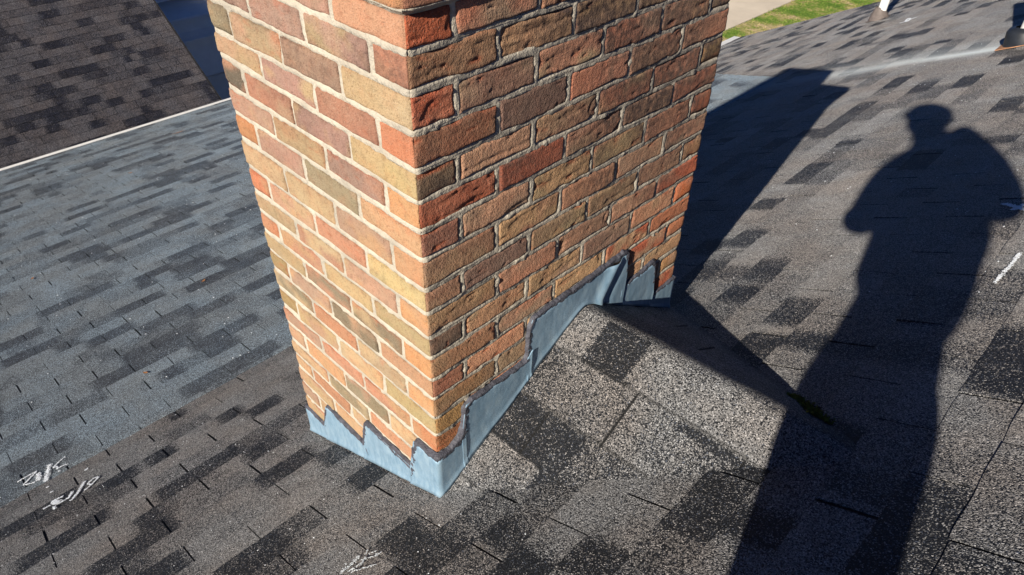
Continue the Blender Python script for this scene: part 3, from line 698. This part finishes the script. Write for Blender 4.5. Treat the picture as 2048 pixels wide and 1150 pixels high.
# ------------------------------------------------------------------ vent pipes on the far slope
def lathe(bm, prof, c, n=28, axis=Vector((0, 0, 1)), rim=None):
    q = axis.to_track_quat('Z', 'Y'); rows = []
    for (r, h) in prof:
        rows.append([bm.verts.new(Vector(c) + q @ Vector((r * math.cos(2 * math.pi * k / n), r * math.sin(2 * math.pi * k / n), h))) for k in range(n)])
    for a, b in zip(rows[:-1], rows[1:]):
        for k in range(n): bm.faces.new((a[k], a[(k + 1) % n], b[(k + 1) % n], b[k]))
    return rows
NM = Vector((-SL, 0, 1)).normalized()
def vent(loc, r, h, label, boot_mat, plate_mat, boot_r, boot_h, lean=(0, 0)):
    x, y = loc; z = main_z(x)
    root = tag(empty('vent_pipe', (x, y, z)), label, 'vent pipe')
    bm = bmesh.new(); ax = Vector((lean[0], lean[1], 1)).normalized()
    lathe(bm, [(r, -0.1), (r, h), (r - 0.005, h + 0.001), (r - 0.006, h - 0.2)], (x, y, z), 28, ax); bm_obj('pipe', bm, M_PVC, root, True)
    bm = bmesh.new()
    pr = [(boot_r * 1.25, 0.004), (boot_r * 1.18, 0.012), (boot_r * 0.98, boot_h * 0.45), (r * 1.25, boot_h * 0.85), (r * 1.08, boot_h), (r * 1.001, boot_h + 0.002)]
    if boot_mat is M_NAVY: pr = [(boot_r * 1.06, -0.02), (boot_r * 1.04, 0.02), (boot_r, boot_h * 0.75), (boot_r * 0.86, boot_h * 0.95), (r * 1.1, boot_h), (r * 1.001, boot_h + 0.002)]
    lathe(bm, pr, (x, y, z), 28, (NM + ax).normalized())
    bm_obj('rubber_boot', bm, boot_mat, root, True)
    bm = bmesh.new(); s = boot_r * 1.08
    t1 = Vector((1, 0, SL)).normalized(); t2 = Vector((0, 1, 0)); o = Vector((x, y, z)) + NM * 0.010
    v = [bm.verts.new(o + t1 * a * s + t2 * b * s) for a, b in ((-1.15, -1), (1, -1), (1, 1), (-1.15, 1))]; bm.faces.new(v)
    e = bmesh.ops.extrude_face_region(bm, geom=bm.faces[:]); bmesh.ops.translate(bm, verts=[q for q in e['geom'] if isinstance(q, bmesh.types.BMVert)], vec=NM * 0.004)
    bmesh.ops.recalc_face_normals(bm, faces=bm.faces[:]); bm_obj('base_plate', bm, plate_mat, root)
    return root
vent((-1.66, 7.60), 0.043, 0.75, 'white plastic vent pipe with a grey cone boot near the lawn edge of the roof', M_RUB, M_RUB, 0.085, 0.13)
vent((0.107, 4.727), 0.052, 0.75, 'white vent pipe with a black collar above the pale streak', M_NAVY, M_RUST, 0.098, 0.105)

# ------------------------------------------------------------------ chalk writing and smears
def on_main(px):
    """point of the steep slope seen at a photograph position (used to read the writing off once)"""
    d = RIGHT * ((px[0] - 1024) / 1383.94) + DOWN * ((px[1] - 575) / 1383.94) + FWD
    n = Vector((-SL, 0, 1)); t = -(n.dot(CAM)) / n.dot(d); p = CAM + d * t
    return p.x, p.y
def on_low(px):
    d = RIGHT * ((px[0] - 1024) / 1383.94) + DOWN * ((px[1] - 575) / 1383.94) + FWD
    n = Vector((-LSL, 0, 1)); t = ((SL - LSL) * XB - n.dot(CAM)) / n.dot(d); p = CAM + d * t
    return p.x, p.y
def chalk(name, strokes, width, seed, parent, mat=M_CHALK, dens=1.0, zf=main_z, nrm=NM, lift=0.0085, label=None, size=0.0034):
    """flakes of chalk caught on the granules along strokes given in roof coordinates (x, y)"""
    rng = random.Random(seed); V = []; F = []
    for st in strokes:
        w = st[1] if isinstance(st, tuple) else width; pts = st[0] if isinstance(st, tuple) else st
        for (a, b) in zip(pts[:-1], pts[1:]):
            L = math.hypot(a[0] - b[0], a[1] - b[1]); n = int(L * w / (0.0030 ** 2) * 0.62 * dens) + 4
            dx, dy = (b[0] - a[0]) / max(L, 1e-6), (b[1] - a[1]) / max(L, 1e-6)
            for k in range(n):
                t = rng.random(); q = max(-1.2, min(1.2, rng.gauss(0, 0.45))) * w * 0.42
                x = a[0] + (b[0] - a[0]) * t - dy * q; y = a[1] + (b[1] - a[1]) * t + dx * q
                c = Vector((x, y, zf(x))) + nrm * (lift + rng.uniform(-0.0012, 0.0008)); r = size * rng.uniform(0.35, 1.0); i = len(V); m = 5; ph = rng.random() * 6
                t1 = Vector((1, 0, (zf(x + .01) - zf(x)) / .01)).normalized(); t2 = Vector((0, 1, 0))
                V.append(c + nrm * 0.0008)
                for e in range(m):
                    an = ph + 2 * math.pi * e / m; rr = r * rng.uniform(0.6, 1.15); V.append(c + t1 * (rr * math.cos(an)) + t2 * (rr * math.sin(an)))
                for e in range(m): F.append((i, i + 1 + e, i + 1 + (e + 1) % m))
    o = npmesh(name, np.array([tuple(v) for v in V]), np.array(F), mat, parent, False)
    if label: o['label'] = label
    return o
def pxs(off, sc, pts): return [on_main((off[0] + p[0] / sc, off[1] + p[1] / sc)) for p in pts]
O1, S1 = (0, 880), 6.388
def pxl(off, sc, pts): return [on_low((off[0] + p[0] / sc, off[1] + p[1] / sc)) for p in pts]
t312 = [(pxl(O1, S1, [(852, 225), (770, 290), (690, 372), (745, 352), (738, 388), (800, 352), (882, 320)]), 0.009),
        (pxl(O1, S1, [(648, 325), (622, 430), (597, 545)]), 0.026), (pxl(O1, S1, [(500, 440), (512, 532)]), 0.026),
        (pxl(O1, S1, [(238, 552), (360, 480), (484, 416), (395, 505), (315, 588), (380, 580), (458, 556)]), 0.011),
        (pxl(O1, S1, [(755, 420), (785, 408)]), 0.012), (pxl(O1, S1, [(1020, 382), (1050, 368)]), 0.011)]
t612 = [(pxs(O1, S1, [(1090, 668), (1190, 585), (1278, 490), (1215, 505), (1130, 580), (1180, 590), (1275, 500)]), 0.009),
        (pxs(O1, S1, [(1095, 550), (1015, 690), (925, 792)]), 0.018), (pxs(O1, S1, [(938, 678), (915, 730), (880, 775)]), 0.018),
        (pxs(O1, S1, [(825, 738), (750, 770), (672, 828), (760, 835), (880, 765)]), 0.016), (pxs(O1, S1, [(700, 790), (760, 820)]), 0.03), (pxs(O1, S1, [(665, 852), (565, 905)]), 0.014),
        (pxs(O1, S1, [(1095, 405), (1135, 388)]), 0.018), (pxs(O1, S1, [(605, 632), (635, 612)]), 0.016), (pxs(O1, S1, [(655, 692), (695, 675)]), 0.011), (pxs(O1, S1, [(700, 870), (720, 905)]), 0.014)]
chalk('chalk_writing', t312, 0.012, 3, low, zf=low_z, nrm=Vector((-LSL, 0, 1)).normalized(), dens=2.4, size=0.0028, label='white chalk writing 3/12')
chalk('chalk_writing', t612, 0.012, 4, steep, dens=2.4, size=0.0028, label='white chalk writing 6/12')
O7, S7 = (1850, 350), 3.833
tx = [(pxs(O7, S7, [(600, 235), (660, 250), (725, 268), (790, 290)]), 0.012), (pxs(O7, S7, [(665, 285), (720, 265), (790, 235)]), 0.012)]
chalk('chalk_mark', [(q[0], 0.02) for q in tx], 0.02, 5, steep, dens=2.5, size=0.0045, label='small white chalk cross')
tl = [(pxs(O7, S7, [(735, 615), (650, 720), (535, 845)]), 0.017)]
chalk('chalk_mark', [(q[0], 0.013) for q in tl], 0.013, 6, steep, dens=1.9, size=0.0034, label='short slanting white chalk line')
tp = [(pxs((1700, 0), 5.885, [(590, 278), (680, 262), (712, 230), (685, 225), (650, 262), (780, 212)]), 0.02)]
chalk('chalk_mark', tp, 0.02, 7, steep2 if False else steep, label='far white chalk loop near the vent pipe', size=0.007)
sm = [(pxs((600, 1000), 5.12, [(700, 540), (690, 585)]), 0.007), (pxs((600, 1000), 5.12, [(700, 585), (800, 545)]), 0.003), (pxs((600, 1000), 5.12, [(640, 640), (700, 620), (770, 600)]), 0.004),
      (pxs((600, 1000), 5.12, [(500, 760), (600, 700), (660, 660)]), 0.006), (pxs((600, 1000), 5.12, [(540, 760), (660, 725), (800, 680)]), 0.006), (pxs((600, 1000), 5.12, [(640, 690), (690, 600)]), 0.005),
      (pxs((600, 1000), 5.12, [(790, 600), (850, 560)]), 0.010), (pxs((600, 1000), 5.12, [(480, 685), (492, 680)]), 0.006), (pxs((600, 1000), 5.12, [(420, 780), (520, 700), (620, 600)]), 0.014)]
chalk('white_smear', sm, 0.006, 8, steep, M_SMEAR, 1.5, label='dried white smear streaking downhill', size=0.0028)
# loose pale grit specks on the near slopes
def specks(n, xr, yr, zf, nrm, seed, size, mat):
    rng = random.Random(seed); V = []; F = []
    for _ in range(n):
        x = rng.uniform(*xr); y = rng.uniform(*yr); c = Vector((x, y, zf(x))) + nrm * 0.009; r = size * rng.uniform(0.4, 1.2); i = len(V); ph = rng.random() * 6
        V.append(c + nrm * r * 0.7)
        for e in range(5):
            an = ph + 2 * math.pi * e / 5; V.append(c + Vector((r * math.cos(an), r * math.sin(an) * rng.uniform(.5, 1), SL * r * math.cos(an) if zf is main_z else LSL * r * math.cos(an))))
        for e in range(5): F.append((i, i + 1 + e, i + 1 + (e + 1) % 5))
    return np.array([tuple(v) for v in V]), np.array(F)
NL = Vector((-LSL, 0, 1)).normalized()
V1, F1 = specks(520, (-7.2, XB), (-2.5, 3.5), low_z, NL, 1, 0.0045, None); V2, F2 = specks(420, (XB, 0.9), (-1.3, 0.0), main_z, NM, 2, 0.0022, None); V3, F3 = specks(300, (-1.5, 1.0), (1.1, 5.0), main_z, NM, 3, 0.0028, None)
gr = npmesh('grit', np.r_[V1, V2, V3], np.r_[F1, F2 + len(V1), F3 + len(V1) + len(V2)], M_CHALK, None, False); tag(gr, 'pale loose grit scattered over the grey shingles', 'grit', kind='stuff')

# moss in the far valley of the cricket
def moss():
    rng = random.Random(9); V = []; F = []
    for _ in range(900):
        t = rng.random(); x = 0.560 + 0.115 * t + rng.gauss(0, 0.004); y = 0.678 - 0.072 * t + rng.gauss(0, 0.013) * (1 - abs(2 * t - 1) * 0.5) + 0.008 * math.sin(t * 9)
        z = max(main_z(x), 0.352 + 0.078 * x - 0.655 * abs(y - 0.53)) + 0.004
        h = rng.uniform(0.002, 0.008) * (1 - abs(2 * t - 1) * 0.5); a = rng.random() * 6.28; b = rng.uniform(0, 0.008); r = rng.uniform(0.0015, 0.0035); i = len(V)
        tip = Vector((x + b * math.cos(a), y + b * math.sin(a), z + h)); c = Vector((x, y, z - 0.003))
        p = Vector((-math.sin(a), math.cos(a), 0)) * r
        for q in (c - p, c + p, c + (tip - c) * 0.6 + p * 1.4, tip, c + (tip - c) * 0.6 - p * 1.4): V.append(q)
        F += [(i, i + 1, i + 2), (i, i + 2, i + 4), (i + 4, i + 2, i + 3)]
    o = npmesh('moss', np.array([tuple(v) for v in V]), np.array(F), M_MOSS, None, False)
    tag(o, 'green moss clump growing in the shaded valley behind the chimney saddle', 'moss')
moss()
# fallen leaves and twigs on the low slope
def leaf(px, zplane, r, rot, label, curl=0.25, thin=0.45, steepness=None):
    d = RIGHT * ((px[0] - 1024) / 1383.94) + DOWN * ((px[1] - 575) / 1383.94) + FWD
    sl, z0 = (LSL, (SL - LSL) * XB) if zplane == 'low' else (SL, 0.0)
    n = Vector((-sl, 0, 1)); t = (z0 - n.dot(CAM)) / n.dot(d); p = CAM + d * t; n.normalize()
    t1 = Vector((math.cos(rot), math.sin(rot), sl * math.cos(rot))).normalized(); t2 = n.cross(t1)
    bm = bmesh.new(); rows = []
    for i in range(9):
        u = i / 8 * 2 - 1; w = thin * r * (1 - abs(u) ** 1.7) * (1 + 0.18 * math.sin(i * 2.3)) + 0.0004
        rows.append([bm.verts.new(n * (0.010 + curl * r * u * u + 0.25 * abs(k) * w) + t1 * (u * r) + t2 * (k * w)) for k in (-1, 0, 1)])
    for a, b in zip(rows[:-1], rows[1:]):
        for k in (0, 1): bm.faces.new((a[k], a[k + 1], b[k + 1], b[k]))
    o = bm_obj('fallen_leaf', bm, M_LEAF, None, True); o.location = p
    tag(o, label, 'leaf', 'dry leaves on the low slope')
leaf((293, 749), 'low', 0.016, 0.4, 'small orange leaf caught in a shingle slot left of the chimney foot')
leaf((293, 842), 'main', 0.015, 1.3, 'small tan leaf at the bend between the two roof pitches')
leaf((408, 565), 'low', 0.018, 2.1, 'orange leaf on the grey slope close to the chimney brickwork')
leaf((357, 267), 'low', 0.085, 1.55, 'long thin brown pine straw near the white drip edge', 0.1, 0.10)
leaf((262, 348), 'low', 0.022, 0.9, 'pale curled leaf lying in the middle of the grey low slope')
leaf((66, 560), 'low', 0.018, 2.6, 'reddish leaf at the left side of the grey low slope')

# ------------------------------------------------------------------ neighbouring roof and wall beyond the drip edge
TS = -0.7028; TX, TZ, TY = -9.3406, -3.0803, 3.4
tz = lambda x: TZ + TS * (np.asarray(x) - TX)
nb = tag(empty('neighbouring_house', (TX, TY, GZ)), 'neighbouring house with a dark brown shingle roof beyond the white drip edge', 'house')
def t_sheet():
    # same tabs, rising away from us: build with a mirrored x
    o = shingles('roof', 8.7, 13.2, -4.2, TY, lambda x: TZ + TS * (-np.asarray(x) - TX), -TS, M_SHT, nb, 31, exp=0.102, dark=0.26, ys_fine=(9, 9), light=0.62, butt=0.006)
    me = o.data; co = np.empty(len(me.vertices) * 3, np.float32); me.vertices.foreach_get('co', co); co = co.reshape(-1, 3); co[:, 0] *= -1
    me.vertices.foreach_set('co', co.ravel()); me.flip_normals(); me.update()
    return o
t_sheet()
bm = bmesh.new()
v = [bm.verts.new(c) for c in ((-8.7, TY + 0.002, float(tz(-8.7)) + 0.002), (-13.2, TY + 0.002, float(tz(-13.2)) + 0.002), (-17.7, TY + 0.002, float(tz(-8.7)) + 0.002), (-17.7, TY + 0.002, float(tz(-8.7)) - 0.12), (-13.2, TY + 0.002, float(tz(-13.2)) - 0.12), (-8.7, TY + 0.002, float(tz(-8.7)) - 0.12))]
bm.faces.new(v); e = bmesh.ops.extrude_face_region(bm, geom=bm.faces[:]); bmesh.ops.translate(bm, verts=[q for q in e['geom'] if isinstance(q, bmesh.types.BMVert)], vec=(0, 0.025, 0))
bmesh.ops.recalc_face_normals(bm, faces=bm.faces[:]); bm_obj('rake_edge', bm, M_TARP, nb)
bm = bmesh.new(); v = [bm.verts.new(c) for c in ((-13.2, -4.2, float(tz(-13.2))), (-13.2, TY, float(tz(-13.2))), (-17.7, TY, float(tz(-8.7))), (-17.7, -4.2, float(tz(-8.7))))]; bm.faces.new(v); bm_obj('rear_roof_slope', bm, M_TARP, nb)
bm = bmesh.new(); prism(bm, [(-9.0, GZ), (-9.0, float(tz(-9.0)) - 0.14), (-13.2, float(tz(-13.2)) - 0.16), (-17.4, float(tz(-9.0)) - 0.14), (-17.4, GZ)], -4.0, TY - 0.15); bm_obj('wall', bm, M_SIDE, nb)

# white building seen in the gap: lapped white boards, a rounded gutter, wall below
wb = tag(empty('white_building', (-11.5, 5.0, GZ)), 'white building with wide lapped boards in the blue shade behind the neighbouring roof', 'building')
def board_strip(prof, name, y0=3.45, y1=8.0):
    bm = bmesh.new(); prism(bm, prof, y0, y1); return bm_obj(name, bm, M_SIDE, wb)
XW = -11.5
board_strip([(XW - 0.9, -1.98), (XW - 0.30, -2.10), (XW - 0.02, -2.13), (XW - 0.02, -2.16), (XW - 0.9, -2.10)], 'roof_edge')
board_strip([(XW - 0.45, -2.20), (XW + 0.10, -2.36), (XW + 0.20, -2.40), (XW + 0.22, -2.43), (XW + 0.10, -2.44), (XW - 0.45, -2.44)], 'board')
board_strip([(XW - 0.30, -2.45), (XW - 0.12, -2.52), (XW - 0.06, -2.60), (XW + 0.02, -2.70), (XW + 0.13, -2.765), (XW + 0.20, -2.785), (XW + 0.20, -2.81), (XW - 0.45, -2.81), (XW - 0.45, -2.45)], 'gutter')
board_strip([(XW - 0.10, -2.812), (XW - 0.06, -3.2), (XW - 0.04, -3.55), (XW - 0.45, -3.75), (XW - 0.5, -3.75), (XW - 0.5, -2.812)], 'board')
bm = bmesh.new(); box_bm(bm, (XW - 4.0, 3.46, GZ), (XW - 0.52, 7.9, -2.16)); bm_obj('wall', bm, M_SIDE, wb)

# ------------------------------------------------------------------ ground, drive, lawn
bm = bmesh.new(); v = [bm.verts.new(c) for c in ((-300, -300, GZ), (300, -300, GZ), (300, 300, GZ), (-300, 300, GZ))]; bm.faces.new(v)
g = tag(bm_obj('ground', bm, M_FAR), 'dark wooded ground around the houses', 'ground', kind='structure')
bm = bmesh.new(); prism(bm, [(-8.44, GZ - 0.05), (-1.0, GZ - 0.05), (-1.0, GZ + 0.012), (-8.44, GZ + 0.012)], 9.6, 34)
drl = tag(bm_obj('lawn', bm, M_LAWN), 'patchy green and straw coloured lawn beside the driveway', 'lawn', kind='structure')
bm = bmesh.new(); prism(bm, [(-14.5, GZ - 0.05), (-8.45, GZ - 0.05), (-8.45, GZ + 0.03), (-14.5, GZ + 0.03)], 8.2, 40)
drv = tag(bm_obj('driveway', bm, M_CONC), 'pale concrete driveway beside the lawn', 'driveway', kind='structure')
def grass():
    rng = random.Random(12); V = []; F = []
    for _ in range(9000):
        x = rng.uniform(-8.45, -4.2); y = rng.uniform(12.5, 27)
        if x > -8.2 and rng.random() < 0.35: continue
        h = rng.uniform(0.03, 0.075); a = rng.random() * 6.28; w = rng.uniform(0.006, 0.014); l = rng.uniform(0, 0.05); i = len(V)
        V += [(x - w * math.cos(a), y - w * math.sin(a), GZ), (x + w * math.cos(a), y + w * math.sin(a), GZ), (x + l * math.sin(a), y + l * math.cos(a), GZ + h)]; F.append((i, i + 1, i + 2))
    V = [(q[0], q[1], q[2] + 0.012) for q in V]
    o = npmesh('grass', np.array(V), np.array(F), M_LAWN, None, False); tag(o, 'short patchy grass between the driveway and the roof edge', 'grass', kind='stuff')
grass()

# ------------------------------------------------------------------ the photographer, standing behind the camera on the steep slope
def skin_obj(name, chains, mat, parent, sub=2, root=0):
    """chains: list of lists of (x, y, z, r); equal points are welded"""
    bm = bmesh.new(); sk = bm.verts.layers.skin.verify(); seen = {}
    def vert(p):
        key = tuple(round(c, 4) for c in p[:3])
        if key not in seen:
            v = bm.verts.new(p[:3]); r = p[3]; rr = (r, r) if not isinstance(r, tuple) else r
            v[sk].radius = rr; seen[key] = v
        return seen[key]
    first = None
    for ch in chains:
        vs = [vert(p) for p in ch]
        if first is None: first = vs[0]; first[sk].use_root = True
        for a, b in zip(vs[:-1], vs[1:]):
            if not bm.edges.get((a, b)): bm.edges.new((a, b))
    me = bpy.data.meshes.new(name); bm.to_mesh(me); bm.free()
    o = link(name, me, mat, parent)
    m = o.modifiers.new('skin', 'SKIN'); m.use_smooth_shade = True
    s = o.modifiers.new('sub', 'SUBSURF'); s.levels = sub; s.render_levels = sub
    return o
PF = (1.08, -0.97)
person = tag(empty('person', (PF[0], PF[1], main_z(PF[0]))), 'person in a dark jacket and cap standing on the roof, looking down at a phone', 'person')
pel = (1.08, -0.95, 1.46, 0.105); wst = (1.085, -0.92, 1.62, 0.115); chs = (1.07, -0.88, 1.83, 0.13); nb0 = (1.035, -0.83, 2.01, 0.075)
nk = (1.0, -0.80, 2.09, 0.064); hd0 = (0.968, -0.785, 2.15, 0.080); hd1 = (0.955, -0.775, 2.215, 0.094); hd2 = (0.955, -0.78, 2.285, 0.080)
shL = (0.955, -0.97, 1.965, 0.066); shR = (1.165, -0.70, 2.015, 0.07)
elL = (0.90, -0.945, 1.685, 0.044); elR = (1.235, -0.625, 1.765, 0.046)
PH = CAM - FWD * 0.022
def rel(r, u, f): v = PH + RIGHT * r - DOWN * u + FWD * f; return (v.x, v.y, v.z)
wrL = (*rel(-0.085, -0.075, -0.055), 0.028); wrR = (*rel(0.085, -0.075, -0.055), 0.028)
paL = (*rel(-0.066, -0.035, -0.030), 0.026); paR = (*rel(0.066, -0.035, -0.030), 0.026)
crt = (1.075, -0.94, 1.35, 0.085); hpL = (0.99, -0.985, 1.25, 0.070); hpR = (1.135, -0.89, 1.27, 0.066)
knL = (1.025, -1.02, 1.06, 0.060); knR = (1.085, -0.87, 1.12, 0.062)
anL = (1.035, -1.06, 0.65, 0.042); anR = (1.095, -0.87, 0.675, 0.042)
toL = (0.96, -0.97, main_z(0.96) + 0.05, 0.035); toR = (1.02, -0.78, main_z(1.02) + 0.05, 0.035)
def fingers(pa, side):
    out = []
    for k, (ln, u) in enumerate(((0.046, 0.020), (0.052, 0.004), (0.049, -0.012), (0.038, -0.028))):
        a = rel(side * 0.060, u - 0.025, -0.018); b = rel(side * 0.056, u - 0.012, -0.006); c = rel(side * (0.056 - ln * 0.45), u - 0.006, -0.0035)
        out.append([pa, (*a, 0.0095), (*b, 0.0085), (*c, 0.0075)])
    out.append([pa, (*rel(side * 0.050, -0.015, -0.040), 0.011), (*rel(side * 0.036, 0.002, -0.038), 0.0095), (*rel(side * 0.024, 0.014, -0.034), 0.008)])
    return out
nose = [hd1, (0.902, -0.722, 2.215, 0.030), (0.883, -0.703, 2.205, 0.014)]
earL = [hd1, (0.895, -0.845, 2.225, 0.02)]; earR = [hd1, (1.008, -0.705, 2.225, 0.02)]
body = skin_obj('body', [[pel, wst, chs, nb0, nk, hd0, hd1, hd2], [nb0, shL, elL, wrL, paL], [nb0, shR, elR, wrR, paR], [pel, crt], [crt, hpL, knL, anL, toL], [crt, hpR, knR, anR, toR], nose, earL, earR] + fingers(paL, -1) + fingers(paR, 1), M_SKIN, person)
def fat(p, d): return (p[0], p[1], p[2], p[3] + d)
jk = [[(1.045, -0.96, 1.43, .122), (1.085, -0.93, 1.54, .155), (1.09, -0.90, 1.65, .168), fat(chs, .03), fat(nb0, .02)], [fat(nb0, .02), (1.12, -0.755, 2.12, 0.095), fat(shR, .010), (1.215, -0.655, 1.90, 0.060), fat(elR, .020), (1.12, -0.64, 1.70, 0.055), (wrR[0] + .03, wrR[1], wrR[2] + .02, 0.042)],
      [fat(chs, .03), (1.165, -0.775, 1.885, 0.085)], [fat(nb0, .02), fat(shL, .025), (0.915, -0.965, 1.83, 0.070), fat(elL, .022), (0.85, -0.84, 1.62, 0.055), (wrL[0] - .005, wrL[1] - .03, wrL[2] + .01, 0.042)]]
skin_obj('jacket', jk, M_JACK, person)
skin_obj('sleeve_shadow_fill', [[(1.12, -0.75, 2.0, 0.085), (1.175, -0.71, 1.90, 0.09), (1.20, -0.665, 1.80, 0.08), (1.18, -0.64, 1.74, 0.06)]], M_JACK, person)  # extra bulk added out of view to fill a gap in the cast shadow
skin_obj('trousers', [[(1.078, -0.945, 1.44, 0.112), fat(crt, .02)], [fat(crt, .02), fat(hpL, .014), fat(knL, .022), (1.035, -1.05, 0.69, 0.066)], [fat(crt, .02), fat(hpR, .014), fat(knR, .022), (1.095, -0.87, 0.72, 0.066)]], M_TROU, person)
for a, t in ((anL, toL), (anR, toR)):
    hx, hy = a[0] + 0.035, a[1] - 0.035
    skin_obj('boot', [[(a[0], a[1], a[2] + 0.03, 0.06), (a[0], a[1], main_z(a[0]) + 0.075, 0.055), ((a[0] + t[0]) / 2, (a[1] + t[1]) / 2, (main_z(a[0]) + main_z(t[0])) / 2 + 0.052, 0.044), (t[0], t[1], t[2] - 0.006, 0.040), (t[0] - 0.03, t[1] + 0.03, main_z(t[0] - .03) + 0.035, 0.03)],
                      [(a[0], a[1], main_z(a[0]) + 0.075, 0.055), (hx, hy, main_z(hx) + 0.045, 0.038)]], M_SHOE, person)
bm = bmesh.new(); rw = lathe(bm, [(0.104, 0.0), (0.106, 0.03), (0.100, 0.062), (0.082, 0.092), (0.052, 0.112), (0.018, 0.121), (0.001, 0.122)], (0.957, -0.785, 2.228), 28)
pk = Vector((-0.70, 0.714, 0)); sd = Vector((0.714, 0.70, 0)); cc = Vector((0.957, -0.785, 2.232)); top = []; bot = []
for k in range(9):
    an = (k / 8 - 0.5) * 1.9; inner = cc + pk * (0.100 * math.cos(an)) + sd * (0.100 * math.sin(an)); outer = cc + pk * (0.100 * math.cos(an) + 0.055 * math.cos(an) ** 0.5) + sd * (0.098 * math.sin(an)) + Vector((0, 0, -0.016))
    top.append([bm.verts.new(q + Vector((0, 0, 0.003))) for q in (inner, outer)]); bot.append([bm.verts.new(q) for q in (inner, outer)])
for a, b, c, d in zip(top[:-1], top[1:], bot[:-1], bot[1:]):
    bm.faces.new((a[0], a[1], b[1], b[0])); bm.faces.new((c[0], d[0], d[1], c[1])); bm.faces.new((a[1], c[1], d[1], b[1]))
bm_obj('cap', bm, M_CAP, person, True)
skin_obj('hair', [[(0.985, -0.82, 2.24, 0.078), (0.99, -0.825, 2.18, 0.062), (0.995, -0.82, 2.135, 0.05)]], M_HAIR, person)
bm = bmesh.new(); box_bm(bm, (-0.0365, -0.075, -0.0045), (0.0365, 0.075, 0.0045), 0.0035)
me = bpy.data.meshes.new('phone'); bm.to_mesh(me); bm.free(); phone = link('phone', me, M_PHONE)
# held sideways: long side along the picture width; the lens looks along the view
pm = Matrix((FWD.cross(RIGHT) * -1, RIGHT, -FWD)).transposed()
if pm.determinant() < 0: pm = Matrix((FWD.cross(RIGHT), RIGHT, -FWD)).transposed()
pm = pm.to_4x4(); pm.translation = CAM - FWD * 0.012; phone.matrix_world = pm
tag(phone, 'black phone held sideways in both hands of the person on the roof', 'phone')
